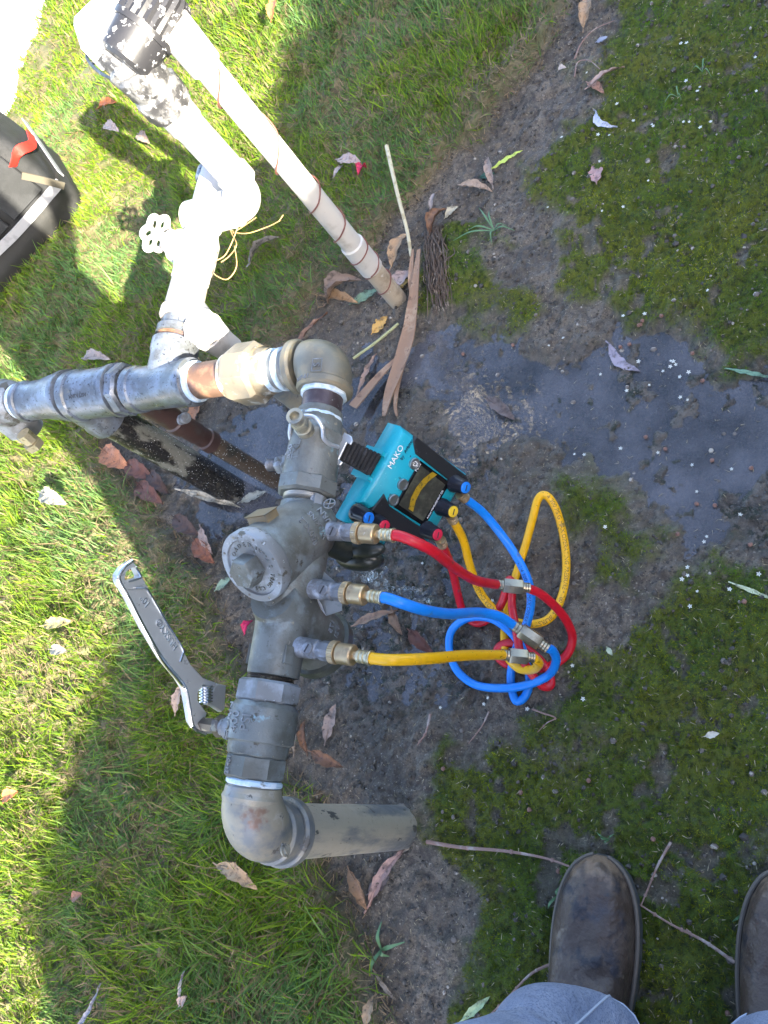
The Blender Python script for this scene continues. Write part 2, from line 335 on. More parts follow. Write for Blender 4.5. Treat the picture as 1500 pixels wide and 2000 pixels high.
def zones(x, y):
    wob = (fbm(x, y, 14, 4, 3) - .5) * .07
    t = sm(sdpoly(x, y, TURF) + wob * .9, -.004, .02)
    pu = sm(sdpoly(x, y, PUD) + wob * 1.6, -.05, .06)
    mu = sm(sdpoly(x, y, MUD) + wob, -.03, .05)
    wr = sm(sdpoly(x, y, WETR) + wob, -.03, .05)
    wm = (fbm(x, y, 9, 4, 9) - .5)
    wm2 = (fbm(x, y, 30, 4, 19) - .5)
    ms = np.maximum.reduce([sm(sdpoly(x, y, q) + wm * k + wm2 * .12, -.03, .035) for q, k in ((M1, .13), (M2, .20), (M3, .14), (M1b, .26))])
    far = sm(x, .1, .6); ms = np.maximum(ms, far * sm(fbm(x, y, 1.6, 3, 12) - .5 + wm2 * .2 * (x < .5), -.14, .02))
    bare = sm(fbm(x, y, 26, 5, 31, .6), .625, .68)
    ms = ms * (1 - bare * .85)
    ms = ms * (1 - t) * (1 - .9 * pu) * (1 - .8 * mu)
    return t, pu, mu, wr, ms
WATER_Z = -.0050
def height(x, y, Z=None):
    t, pu, mu, wr, ms = Z if Z is not None else zones(x, y)
    n1 = fbm(x, y, 3, 3, 40) - .5; n2 = fbm(x, y, 28, 4, 41) - .5; n3 = fbm(x, y, 90, 4, 42, .6) - .5
    lump = sm(fbm(x, y, 45, 3, 43), .55, .72)
    rd = 1 - np.abs(fbm(x, y, 60, 3, 50) * 2 - 1)
    n4 = fbm(x, y, 170, 3, 47, .65) - .5
    z = .004 + n1 * .004 + n2 * .015 + n3 * .012 + n4 * .007 + (rd ** 3) * .003
    z = z + lump * .004 * (1 - ms)
    wet = np.maximum(mu, wr * .9)
    zw = -.0040 + n2 * .018 + n3 * .014 + n4 * .009 + lump * .012
    z = z * (1 - wet) + zw * wet
    zp = -.0125 + n2 * .014 + n3 * .006 + n4 * .003 + lump * .009
    z = z * (1 - pu) + zp * pu
    z = z + ms * (.004 + (fbm(x, y, 110, 3, 60, .7) - .5) * .008 + sm(fbm(x, y, 40, 3, 61), .4, .7) * .008)
    hole = np.exp(-(((x + .99) / .07) ** 2 + ((y - .45) / .06) ** 2)); z = z - .035 * hole * (1 - t)
    z = z + t * (.026 + n1 * .02 + n2 * .02 + (fbm(x, y, 7, 3, 44) - .5) * .02)
    return z
# ------------------------------------------------------------------ ground sheet
def axis(a, b, st, lo, hi):
    v = list(np.arange(a, b, st)); s = st; c = v[-1]
    while c < hi: s *= 1.16; c += s; v.append(c)
    s = st; c = v[0]; pre = []
    while c > lo: s *= 1.16; c -= s; pre.append(c)
    return np.array(pre[::-1] + v)
gx = axis(-1.35, .16, .0034, -60, 60); gy = axis(-.55, 1.55, .0042, -60, 60)
GX, GY = np.meshgrid(gx, gy); xs = GX.ravel(); ys = GY.ravel()
ZN = zones(xs, ys); zs = height(xs, ys, ZN)
def grid_mesh(name, xs, ys, zs, nx, ny):
    me = bpy.data.meshes.new(name); me.vertices.add(len(xs))
    me.vertices.foreach_set('co', np.stack([xs, ys, zs], 1).astype(np.float32).ravel())
    i = np.arange(ny - 1)[:, None] * nx + np.arange(nx - 1)[None, :]
    q = np.stack([i, i + 1, i + nx + 1, i + nx], -1).reshape(-1, 4); nf = len(q)
    me.loops.add(nf * 4); me.loops.foreach_set('vertex_index', q.astype(np.int32).ravel())
    me.polygons.add(nf); me.polygons.foreach_set('loop_start', np.arange(0, nf * 4, 4, dtype=np.int32))
    me.polygons.foreach_set('loop_total', np.full(nf, 4, np.int32))
    me.update(calc_edges=True); me.validate(); me.shade_smooth(); return me
def attr(me, name, v):
    a = me.attributes.new(name, 'FLOAT', 'POINT'); a.data.foreach_set('value', v.astype(np.float32))
gme = grid_mesh('ground', xs, ys, zs, len(gx), len(gy))
wetv = np.clip(np.maximum.reduce([ZN[1], ZN[2], ZN[3]]), 0, 1)
attr(gme, 'turf', ZN[0]); attr(gme, 'moss', ZN[4]); attr(gme, 'wet', wetv)
ground = bpy.data.objects.new('ground', gme); C.objects.link(ground); tag(ground, 'muddy soil with moss and a raised turf bank', None, None, 'structure')
def ground_material():
    mt = bpy.data.materials.new('soil_moss_turf'); mt.use_nodes = True; N = mt.node_tree.nodes; L = mt.node_tree.links
    b = N['Principled BSDF']; tc = N.new('ShaderNodeTexCoord')
    def at(n): a = N.new('ShaderNodeAttribute'); a.attribute_name = n; return a.outputs['Fac']
    def noise(s, d=6, r=.6):
        z = N.new('ShaderNodeTexNoise'); z.inputs['Scale'].default_value = s; z.inputs['Detail'].default_value = d; z.inputs['Roughness'].default_value = r
        L.new(tc.outputs['Object'], z.inputs['Vector']); return z.outputs['Fac']
    def mr(v, a, b_, c=0, d=1):
        q = N.new('ShaderNodeMapRange'); q.interpolation_type = 'SMOOTHSTEP'
        for k, x in zip((1, 2, 3, 4), (a, b_, c, d)): q.inputs[k].default_value = x
        L.new(v, q.inputs[0]); return q.outputs[0]
    def mix(f, a, c):
        q = N.new('ShaderNodeMix'); q.data_type = 'RGBA'
        if isinstance(f, float): q.inputs[0].default_value = f
        else: L.new(f, q.inputs[0])
        for k, v in ((6, a), (7, c)):
            if isinstance(v, tuple): q.inputs[k].default_value = (*v, 1)
            else: L.new(v, q.inputs[k])
        return q.outputs[2]
    soil = mix(mr(noise(9, 8), .38, .62), (.10, .084, .062), (.17, .145, .11))
    soil = mix(mr(noise(70, 6), .45, .66), soil, (.065, .053, .042))
    soil = mix(mr(noise(300, 4), .5, .62), soil, (.075, .062, .05))
    soil = mix(mr(noise(260, 4), .62, .67), soil, (.30, .27, .22))
    wet = at('wet')
    wsoil = mix(mr(noise(24, 8), .4, .62), (.055, .048, .040), (.12, .105, .086))
    wsoil = mix(mr(noise(60, 6), .5, .6), wsoil, (.016, .024, .014))
    wsoil = mix(mr(noise(420, 4), .60, .66), wsoil, (.15, .14, .12))
    soil = mix(wet, soil, wsoil)
    mossc = mix(mr(noise(8, 6), .35, .65), (.05, .09, .003), (.10, .115, .010))
    mossc = mix(mr(noise(120, 6), .45, .65), mossc, (.022, .036, .005))
    col = mix(at('moss'), soil, mossc)
    tcol = mix(mr(noise(30, 6), .4, .6), (.085, .088, .030), (.15, .125, .060))
    col = mix(at('turf'), col, tcol)
    L.new(col, b.inputs['Base Color'])
    rn = mr(noise(40, 5), .35, .65, .06, .34)
    q = N.new('ShaderNodeMix'); q.data_type = 'FLOAT'; L.new(wet, q.inputs[0]); q.inputs[2].default_value = .55; L.new(rn, q.inputs[3])
    q2 = N.new('ShaderNodeMix'); q2.data_type = 'FLOAT'; L.new(at('moss'), q2.inputs[0]); L.new(q.outputs[0], q2.inputs[2]); q2.inputs[3].default_value = .85
    L.new(q2.outputs[0], b.inputs['Roughness'])
    nn = None
    for s, st, di in ((110, .9, .005), (420, .9, .0022), (1300, .6, .0009)):
        bp = N.new('ShaderNodeBump'); bp.inputs['Strength'].default_value = st; bp.inputs['Distance'].default_value = di
        L.new(noise(s, 5, .65), bp.inputs['Height'])
        if nn: L.new(nn, bp.inputs['Normal'])
        nn = bp.outputs[0]
    L.new(nn, b.inputs['Normal']); return mt
gme.materials.append(ground_material())

# water sheet
wx = np.arange(-1.2, .35, .02); wy = np.arange(-.1, 1.15, .02); WX, WY = np.meshgrid(wx, wy)
wme = grid_mesh('puddle_water', WX.ravel(), WY.ravel(), np.full(WX.size, WATER_Z), len(wx), len(wy))
water = bpy.data.objects.new('puddle', wme); C.objects.link(water); tag(water, 'shallow milky puddle reflecting the sky on wet mud', None, None, 'structure')
def water_material():
    mt = bpy.data.materials.new('murky_water'); mt.use_nodes = True; N = mt.node_tree.nodes; L = mt.node_tree.links
    out = N['Material Output']; N.remove(N['Principled BSDF']); tc = N.new('ShaderNodeTexCoord')
    geo = N.new('ShaderNodeNewGeometry')
    tr = N.new('ShaderNodeBsdfTransparent'); tr.inputs[0].default_value = (.8, .8, .78, 1)
    df = N.new('ShaderNodeBsdfDiffuse'); df.inputs[0].default_value = (.15, .15, .165, 1)
    gl = N.new('ShaderNodeBsdfGlossy'); gl.inputs['Roughness'].default_value = .012; gl.inputs[0].default_value = (1, 1, 1, 1)
    nz = N.new('ShaderNodeTexNoise'); nz.inputs['Scale'].default_value = 9; nz.inputs['Detail'].default_value = 5; L.new(tc.outputs['Object'], nz.inputs[0])
    mr = N.new('ShaderNodeMapRange'); mr.inputs[1].default_value = .35; mr.inputs[2].default_value = .65; mr.inputs[3].default_value = .12; mr.inputs[4].default_value = .6
    L.new(nz.outputs['Fac'], mr.inputs[0])
    m1 = N.new('ShaderNodeMixShader'); L.new(mr.outputs[0], m1.inputs[0]); L.new(tr.outputs[0], m1.inputs[1]); L.new(df.outputs[0], m1.inputs[2])
    # ripples: rings round the spots where water drips, strongest there
    hsum = None
    rip = [(P(985, 810), .14, 70, 1.0), (P(880, 690), .13, 70, .7), (P(905, 850), .10, 150, .9), (P(770, 1140), .12, 140, 1.0), (P(985, 930), .10, 120, .8)]
    for c, rad, fr, am in rip:
        vm = N.new('ShaderNodeVectorMath'); vm.operation = 'DISTANCE'; L.new(geo.outputs['Position'], vm.inputs[0]); vm.inputs[1].default_value = (c.x, c.y, WATER_Z)
        nz2 = N.new('ShaderNodeTexNoise'); nz2.inputs['Scale'].default_value = 26; nz2.inputs['Detail'].default_value = 3; L.new(tc.outputs['Object'], nz2.inputs[0])
        a = N.new('ShaderNodeMath'); a.operation = 'MULTIPLY_ADD'; L.new(vm.outputs['Value'], a.inputs[0]); a.inputs[1].default_value = fr * 6.28 * .38
        a2 = N.new('ShaderNodeMath'); a2.operation = 'MULTIPLY'; L.new(nz2.outputs['Fac'], a2.inputs[0]); a2.inputs[1].default_value = 24; L.new(a2.outputs[0], a.inputs[2])
        s = N.new('ShaderNodeMath'); s.operation = 'SINE'; L.new(a.outputs[0], s.inputs[0])
        f = N.new('ShaderNodeMapRange'); f.interpolation_type = 'SMOOTHSTEP'; f.inputs[1].default_value = rad; f.inputs[2].default_value = 0; f.inputs[3].default_value = 0; f.inputs[4].default_value = am
        L.new(vm.outputs['Value'], f.inputs[0])
        mm = N.new('ShaderNodeMath'); mm.operation = 'MULTIPLY'; L.new(s.outputs[0], mm.inputs[0]); L.new(f.outputs[0], mm.inputs[1])
        if hsum:
            ad = N.new('ShaderNodeMath'); ad.operation = 'ADD'; L.new(hsum, ad.inputs[0]); L.new(mm.outputs[0], ad.inputs[1]); hsum = ad.outputs[0]
        else: hsum = mm.outputs[0]
    bp = N.new('ShaderNodeBump'); bp.inputs['Strength'].default_value = 1; bp.inputs['Distance'].default_value = .0005; L.new(hsum, bp.inputs['Height'])
    nz3 = N.new('ShaderNodeTexNoise'); nz3.inputs['Scale'].default_value = 55; nz3.inputs['Detail'].default_value = 2; L.new(tc.outputs['Object'], nz3.inputs[0])
    bp2 = N.new('ShaderNodeBump'); bp2.inputs['Strength'].default_value = .25; bp2.inputs['Distance'].default_value = .0006; L.new(nz3.outputs['Fac'], bp2.inputs['Height']); L.new(bp.outputs[0], bp2.inputs['Normal'])
    L.new(bp2.outputs[0], gl.inputs['Normal'])
    fr = N.new('ShaderNodeFresnel'); fr.inputs[0].default_value = 1.6; L.new(bp2.outputs[0], fr.inputs['Normal'])
    m2 = N.new('ShaderNodeMixShader'); L.new(fr.outputs[0], m2.inputs[0]); L.new(m1.outputs[0], m2.inputs[1]); L.new(gl.outputs[0], m2.inputs[2])
    L.new(m2.outputs[0], out.inputs[0]); return mt
wme.materials.append(water_material())

# concrete path
mb = MB(); prism(mb, [Vector((x, y, .045)) for x, y in PATH], (0, 0, 1), .12, .006)
conc = M('sunlit_concrete', (.62, .60, .56), .8, 0, [((.52, .5, .46), 9, .4, .65, 7)], [(120, .4, .002)])
cen = Vector((P(62, 150).x, P(62, 150).y, 0)); po = bpy.data.objects.new('path', mesh_from('path', mb, conc, cen)); C.objects.link(po); po.location = cen
tag(po, 'pale concrete path beyond the lawn', None, None, 'structure')

# ------------------------------------------------------------------ blades: grass, thatch, moss
def blades(name, x, y, z, L_, wd, tilt, az, cols, nseg, mat, bend=.5):
    n = len(x); K = 2 * nseg + 1
    V = np.zeros((n, K, 3), np.float32); ca, sa = np.cos(az), np.sin(az); px, py = -sa, ca
    ts = np.linspace(0, 1, nseg + 1); cx = np.zeros(n); cz = np.zeros(n); prev = 0
    tw = rng.uniform(-.6, .6, n)
    for i, t in enumerate(ts):
        if i > 0:
            an = tilt + bend * (t - .3) * tilt
            cx = cx + np.sin(an) * L_ / nseg; cz = cz + np.cos(an) * L_ / nseg
        wv = wd * (1 - t) ** .55 * (.7 + .3 * math.sin(math.pi * min(1, t * 1.4 + .15)))
        bx, by, bz = x + ca * cx, y + sa * cx, z + np.maximum(cz, -.003)
        if i < nseg:
            V[:, 2 * i] = np.stack([bx - px * wv / 2, by - py * wv / 2, bz - tw * wv * .4], 1)
            V[:, 2 * i + 1] = np.stack([bx + px * wv / 2, by + py * wv / 2, bz + tw * wv * .4], 1)
        else: V[:, 2 * i] = np.stack([bx, by, bz], 1)
    loops = []; tot = []
    base = (np.arange(n) * K)[:, None]
    tri = []
    for i in range(nseg - 1): tri += [[2 * i, 2 * i + 1, 2 * i + 3], [2 * i, 2 * i + 3, 2 * i + 2]]
    tri += [[2 * nseg - 2, 2 * nseg - 1, 2 * nseg]]
    F_ = (base[:, :, None] + np.array(tri)[None]).reshape(-1, 3)
    me = bpy.data.meshes.new(name); me.vertices.add(n * K); me.vertices.foreach_set('co', V.ravel())
    me.loops.add(F_.size); me.loops.foreach_set('vertex_index', F_.astype(np.int32).ravel())
    me.polygons.add(len(F_)); me.polygons.foreach_set('loop_start', np.arange(0, F_.size, 3, dtype=np.int32)); me.polygons.foreach_set('loop_total', np.full(len(F_), 3, np.int32))
    me.update(calc_edges=True)
    ca_ = me.color_attributes.new('tint', 'FLOAT_COLOR', 'POINT')
    cc = np.ones((n, K, 4), np.float32); cc[:, :, :3] = cols[:, None, :]; ca_.data.foreach_set('color', cc.ravel())
    me.shade_smooth(); me.materials.append(mat)
    o = bpy.data.objects.new(name, me); C.objects.link(o); return o
def blade_mat(name, tl=.3, rough=.5, spec=.25):
    mt = bpy.data.materials.new(name); mt.use_nodes = True; N = mt.node_tree.nodes; L = mt.node_tree.links; b = N['Principled BSDF']
    a = N.new('ShaderNodeAttribute'); a.attribute_name = 'tint'; L.new(a.outputs['Color'], b.inputs['Base Color'])
    b.inputs['Roughness'].default_value = rough; b.inputs['Specular IOR Level'].default_value = spec
    t = N.new('ShaderNodeBsdfTranslucent'); L.new(a.outputs['Color'], t.inputs[0]); mx = N.new('ShaderNodeMixShader'); mx.inputs[0].default_value = tl
    L.new(b.outputs[0], mx.inputs[1]); L.new(t.outputs[0], mx.inputs[2]); L.new(mx.outputs[0], N['Material Output'].inputs[0]); return mt
gmat = blade_mat('grass_blade', .45); tmat = blade_mat('dry_thatch', .2, .7); mmat = blade_mat('moss_tuft', .25, .7, .15)
def scatter(n, box_, dens):
    x = rng.uniform(box_[0], box_[1], n); y = rng.uniform(box_[2], box_[3], n)
    qx, qy = PIX(np.stack([x, y, np.zeros(n)], 1)); keep = (qx > -320) & (qx < 1900) & (qy > -320) & (qy < 2400)
    x, y = x[keep], y[keep]; d = dens(x, y); k = rng.random(len(x)) < d; return x[k], y[k]
BAG0 = P(175, 412); bu = (P(0, 600) - P(175, 412)).normalized(); bv = Vector((bu.y, -bu.x, 0));
if bv.y < 0: bv = -bv
def inbag(x, y):
    rx, ry = x - BAG0.x, y - BAG0.y; u = rx * bu.x + ry * bu.y; v = rx * bv.x + ry * bv.y
    return (u > .01) & (u < .6) & (v > .01) & (v < .5)
def tdens(x, y):
    t = sdpoly(x, y, TURF) + (fbm(x, y, 14, 4, 3) - .5) * .063
    r2 = x * x + y * y + 1.2; base = np.clip(3.4 / r2, .34, 1)
    ppath = sdpoly(x, y, PATH) < 0.0
    thin = 1 - .55 * sm(fbm(x, y, 11, 4, 77), .55, .68)
    return (t > .002) * base * ppath * (1 - inbag(x, y)) * (.35 + .65 * sm(t, 0, .10)) * thin
gxp, gyp = scatter(2300000, (-3.9, .5, -1.4, 4.6), tdens)
n = len(gxp); gz = height(gxp, gyp); dist = np.hypot(gxp, gyp)
col = np.zeros((n, 3)); v = fbm(gxp, gyp, 6, 4, 88)[:, None]; r_ = rng.random((n, 1))
ca_, cb_ = np.array([.075, .16, .022]), np.array([.28, .37, .02])
bl = np.array([.085, .18, .085])
col = ca_ * (1 - r_ * .7) + cb_ * (r_ * .7)
pk = sm(fbm(gxp, gyp, 4, 3, 89), .45, .6)[:, None] * .5; col = col * (1 - pk) + bl * pk * (1.0 + .5 * r_)
dead = rng.random(n) < .17; col[dead] = np.array([.25, .19, .10]) * rng.uniform(.6, 1.2, (dead.sum(), 1))
bright = rng.random(n) < .06; col[bright] = np.array([.22, .36, .015])
Lg = rng.uniform(.014, .034, n) * np.where(rng.random(n) < .05, 1.8, 1); 
Lg = .9 * Lg * (1 + .9 * np.exp(-((gxp + .70) ** 2 + (gyp + .30) ** 2) / .05) + .35 * (fbm(gxp, gyp, 9, 3, 111) > .58))
farw = np.clip(dist / 1.5, 1, 2.2)
wind = fbm(gxp, gyp, 5, 2, 95) * 12
g = blades('lawn_grass', gxp, gyp, gz - .004, Lg, rng.uniform(.0018, .0040, n) * farw, rng.uniform(.3, 1.35, n), wind + rng.uniform(-2.6, 2.6, n), col, 3, gmat)
tag(g, 'short green lawn grass growing on the turf bank', 'grass', None, 'stuff')
print('grass', n)
def ddens(x, y):
    t = sdpoly(x, y, TURF) + (fbm(x, y, 14, 4, 3) - .5) * .063
    e = 1.3 * np.exp(-np.abs(t - .014) / .03); pat = sm(fbm(x, y, 11, 4, 77), .5, .66)
    r2 = x * x + y * y + 1.2
    return (t > -.012) * np.clip(e * 1.0 + pat * .7 + .10, 0, 1) * np.clip(2.6 / r2, .1, 1) * (1 - inbag(x, y)) * (sdpoly(x, y, PATH) < 0)
dx, dy = scatter(620000, (-3.6, .4, -1.1, 4.5), ddens); n = len(dx)
col = np.array([.27, .20, .12]) * rng.uniform(.25, 1.2, (n, 1)) * np.array([1, 1, 1])
gr = rng.random(n) < .15; col[gr] = (.10, .12, .04)
t_ = blades('dry_thatch', dx, dy, height(dx, dy) - .001 + rng.uniform(0, .012, n), rng.uniform(.008, .026, n), rng.uniform(.0012, .0026, n), rng.uniform(.7, 1.7, n), rng.uniform(0, 6.28, n), col, 2, tmat)
tag(t_, 'dry brown thatch along the edge of the turf', 'dead grass', None, 'stuff'); print('thatch', n)
def mdens(x, y):
    ms = zones(x, y)[4]; return sm(ms, .25, .8) * np.clip(1.9 / (x * x + y * y + 1.2), .2, 1)
mx_, my_ = scatter(1150000, (-.9, .5, -.75, 1.75), mdens); n = len(mx_)
v = fbm(mx_, my_, 7, 4, 99)[:, None]; v2 = fbm(mx_, my_, 50, 3, 98)[:, None]
vv = sm(v, .35, .65)
col = (np.array([.075, .155, .003]) * (1 - vv) + np.array([.175, .20, .008]) * vv) * (1 + .25 * sm(my_, .2, .8)[:, None])
v3 = sm(fbm(mx_, my_, 18, 4, 97), .42, .66)[:, None]; col = col * (1 - v3 * .4) + np.array([.13, .115, .03]) * v3 * .4
col = col * (.45 + 1.05 * v2) * rng.uniform(.6, 1.35, (n, 1))
br = rng.random(n) < .10; col[br] = (.14, .11, .05)
mo = blades('moss', mx_, my_, height(mx_, my_) - .0015, rng.uniform(.0028, .0068, n), rng.uniform(.0008, .0017, n), rng.uniform(.1, 1.0, n), rng.uniform(0, 6.28, n), col, 1, mmat)
tag(mo, 'low green moss carpeting the damp soil', 'moss', None, 'stuff'); print('moss', n)
# straw crumbs and pebbles on the soil
def sdens(x, y):
    t = ZNf(x, y); return (t[0] < .3) * (.35 + .65 * (1 - t[1]))
ZNf = zones
sx, sy = scatter(14000, (-1.1, .2, -.55, 1.5), sdens); n = len(sx)
col = np.array([.36, .31, .2]) * rng.uniform(.2, 1.2, (n, 1))
st = blades('straw_crumbs', sx, sy, np.maximum(height(sx, sy), WATER_Z) + .002 + .006 * zones(sx, sy)[4], rng.uniform(.002, .009, n), rng.uniform(.0006, .0013, n), rng.uniform(1.45, 1.6, n), rng.uniform(0, 6.28, n), col, 3, tmat, bend=.0)
tag(st, 'tiny straw crumbs strewn over the moss and soil', 'debris', None, 'stuff')
pm = MB(); x_, y_ = scatter(1500, (-1.0, .1, -.5, 1.45), lambda x, y: (zones(x, y)[0] < .2) * .8)
hz = height(x_, y_)
for a, b_, c_ in zip(x_, y_, hz):
    r = random.choice((.0012, .0018, .0025, .004)) * random.uniform(.6, 1.1)
    ball(pm, (a, b_, max(c_, WATER_Z - .002) + r * .35), r, 6, 4, (random.uniform(.8, 1.4), random.uniform(.8, 1.4), .7))
cm_ = MB(); x_, y_ = scatter(19000, (-1.05, .1, -.5, 1.45), lambda x, y: (lambda t: (t[0] < .5) * (.3 + .7 * (1 - t[4])) * (.25 + .75 * (fbm(x, y, 16, 4, 120) > .5)))(zones(x, y)))
hz = height(x_, y_)
for a, b_, c_ in zip(x_, y_, hz):
    r = random.uniform(.0009, .0034) * (1 if random.random() < .9 else 1.7); q = []
    for ph, zz, k in ((0, -.5, 5), (.6, .35, 5)): q += [Vector((a + r * random.uniform(.7, 1.25) * math.cos(ph + 6.283 * j / k), b_ + r * random.uniform(.7, 1.25) * math.sin(ph + 6.283 * j / k), c_ + r * zz)) for j in range(k)]
    q.append(Vector((a, b_, c_ + r * .85))); cm_.add(q, [(j, (j + 1) % 5, 5 + (j + 1) % 5, 5 + j) for j in range(5)] + [(5 + j, 5 + (j + 1) % 5, 10) for j in range(5)])
crm = M('dark_soil_crumb', (.05, .042, .033), .55, 0, [((.035, .032, .025), 30, .45, .6, 4), ((.14, .125, .10), 50, .58, .66, 4)], [(500, .5, .001)], rvar=.2)
solo('soil_crumbs', cm_, crm, 'dark crumbs of soil lying all over the mud and bare earth', 'soil crumbs', kind='stuff')
print('crumbs', len(x_))
pebm = M('pebbles', (.14, .12, .10), .7, 0, [((.34, .31, .26), 60, .54, .58, 2), ((.1, .085, .07), 45, .55, .6, 2)])
solo('pebbles', pm, pebm, 'small pebbles and soil crumbs scattered on the ground', 'pebbles', kind='stuff')
def gh(x, y): return float(height(np.array([x]), np.array([y]))[0])
def onground(px, py, dz=0.0, flat=True):
    p = P(px, py, 0); z = max(gh(p.x, p.y), WATER_Z); p = P(px, py, z); z = max(gh(p.x, p.y), WATER_Z) + dz; p = P(px, py, z); return p

# ------------------------------------------------------------------ unseen foliage block, added and shaped to shade the spot, and a distant lawn edge
AV = Vector((-.79, .61, 0)).normalized(); PV = Vector((.61, .79, 0)).normalized()
prof = [(-9, .1), (-1.6, .15), (-1.14, .3), (-1.07, .6), (-1.05, .85), (-.98, .93), (-.88, .97), (-.81, 1.02), (-.66, 1.08), (-.53, 1.1), (-.42, 1.19), (-.3, 1.35), (-.1, 1.58), (.0, 1.62), (.13, 1.68), (.27, 1.73), (.36, 1.76), (.46, 1.83), (.6, 1.92), (.73, 1.98), (1.2, 2.3), (3, 2.9), (9, 3.2)]  # top outline of the added foliage, set by where its shadow should end
HA = -1.5
def hz_(p): return (np.interp(p, [q[0] for q in prof], [q[1] for q in prof]) - HA) / 2.024
added_hedge = thing('added_hedge', 'tall dense green foliage added unseen behind the photographer to cast the shade', 'added_hedge', AV * (HA - .3))
mb = MB(); ps = np.concatenate([np.arange(-7, -1.5, .3), np.arange(-1.5, 1.2, .03), np.arange(1.2, 6, .3)]); vs_ = []; fs_ = []
for i, p in enumerate(ps):
    zt = hz_(p) - .02 + random.uniform(-.012, .012)
    for a, z in ((HA, -.05), (HA - .02, zt * .5), (HA, zt), (HA - .3, zt + .0), (HA - .62, zt - .05), (HA - .65, zt * .5), (HA - .6, -.05)):
        q = PV * p + AV * (a + random.uniform(-.02, .02) * (z > 0)); vs_.append(Vector((q.x, q.y, z)))
for i in range(len(ps) - 1):
    for j in range(7):
        k = (j + 1) % 7; fs_.append((i * 7 + j, i * 7 + k, (i + 1) * 7 + k, (i + 1) * 7 + j))
fs_ += [tuple(range(7)), tuple(reversed(range((len(ps) - 1) * 7, len(ps) * 7)))]
mb.add(vs_, fs_)
hcore = M('added_hedge_twigs', (.03, .035, .015), .8, 0, [((.05, .06, .02), 20, .45, .6, 6)], [(40, .6, .02)])
part('inner_growth', mb, hcore, added_hedge)
mb = MB()
for i in range(15000):
    p = random.uniform(-7, 6) if i % 3 == 0 else random.uniform(-1.4, 1.6); zt = float(hz_(p))
    k = random.random()
    if k < .45: q = AV * (HA + random.uniform(-.01, .05)) + PV * p; z = random.uniform(0, zt)
    else: q = AV * (HA + random.uniform(-.6, .04)) + PV * p; z = zt + random.gauss(-.024, .010)
    c = Vector((q.x, q.y, z)); d = Vector((random.gauss(0, 1), random.gauss(0, 1), random.gauss(0, 1))).normalized(); _, s, u = frame(d)
    l = random.uniform(.02, .035); w_ = l * .45
    mb.add([c - d * l / 2, c + s * w_ / 2 + u * .003, c + d * l / 2, c - s * w_ / 2 + u * .003], [(0, 1, 2, 3)])
hleaf = M('added_hedge_leaf', (.05, .095, .025), .45, 0, [((.08, .13, .03), 10, .4, .6, 3)])
o = part('foliage', mb, hleaf, added_hedge, smooth=False); o['kind'] = 'stuff'

# ================================================================== backflow assembly (one rigid piece of plumbing)
ZA = .376
rig = thing('backflow_assembly', 'bronze backflow preventer with galvanised elbows and pipes rising from the wet soil', 'backflow preventer', (-.537, -.105, 0))
Yv, Xv, Zv = Vector((0, 1, 0)), Vector((1, 0, 0)), Vector((0, 0, 1))
DX = -.538
def cyl_text(mb, s, size, axis_o, axis_d, rad, up0, t0, ext=.0012, al='CENTER', flip=-1):
    """text wrapped on a cylinder: reads along axis_d, letter-up goes round the cylinder; starts on side up0 direction"""
    axis_o = Vector(axis_o); d = Vector(axis_d).normalized(); u = Vector(up0); u = (u - d * u.dot(d)).normalized(); s_ = d.cross(u)
    def fn(v):
        a = flip * v.y / rad; r = rad + v.z
        return axis_o + d * (t0 + v.x) + (u * math.cos(a) + s_ * math.sin(a)) * r
    return text_map(mb, s, size, fn, ext, al)
# riser and near elbow
mb = MB(); lathe(mb, (DX, -.105, -.05), Zv, [(0, .031), (.37, .031)], 40); pr = part('riser_pipe', mb, galvpipe, rig, 'pale stained riser pipe at the near end')
mb = MB(); lathe(mb, (DX, -.105, -.004), Zv, [(0, .0345), (.006, .034), (.009, .031)], 40, rf=lambda a, t: 1 + .03 * math.sin(3 * a)); part('soil_collar', mb, M('grey_caulk', (.23, .2, .16), .8, 0, [], [(80, .5, .003)]), pr)
mb = MB(); elbow(mb, (DX, -.105, ZA), Yv, -Zv, .048, .0305, 36, 14, 1.14)
rings(mb, (DX, -.105, ZA - .078), Zv, [(-.004, .013, .0385), (.013, .034, .0345)], 36, .003)
lathe(mb, (DX, -.105 + .03, ZA), Yv, [(0, .031), (.006, .033), (.016, .0285), (.020, .0275)], 36)
ne = part('elbow', mb, galv, rig, 'pale grey elbow with a rust streak')
mb = MB(); cyl_text(mb, '\u0424', .02, (DX + .022, -.12, ZA - .02), (0, .5, -.86), .022, (1, -.1, .6), 0, .0012); part('cast_mark', mb, galv, ne)
mb = MB(); rings(mb, (DX, -.0565, ZA), Yv, [(0, .007, .0312)], 36, .002); part('pipe_paste', mb, paste, ne)
# near ball valve
o0 = (DX - .003, 0, ZA)
mb = MB(); rings(mb, o0, Yv, [(-.026, .0, .0335), (-.012, .03, .0368)], 40, .002); lathe(mb, o0, Yv, [(-.022, .034), (-.012, .0345), (-.01, .0385), (.026, .0385), (.029, .036), (.032, .034)], 40)
nv = part('ball_valve', mb, bronze, rig, 'near ball valve cast with ZURN 400 PSI')
mb = MB(); hexnut(mb, o0, Yv, -.050, -.024, .0348, 8, up=(.3, 0, 1)); part('hex_end', mb, bronze, nv)
mb = MB(); hexnut(mb, o0, Yv, .031, .056, .0375, 8, up=(.3, 0, 1)); part('hex_end', mb, bronze_lt, nv)
mb = MB()
for k, s in enumerate(('ZURN', '400', 'PSI')):
    a = 1.05 - .40 * k; up = Vector((-math.sin(a - .42), 0, math.cos(a - .42)))
    cyl_text(mb, s, .0155, o0, Yv, .0385, up, .008, .0012)
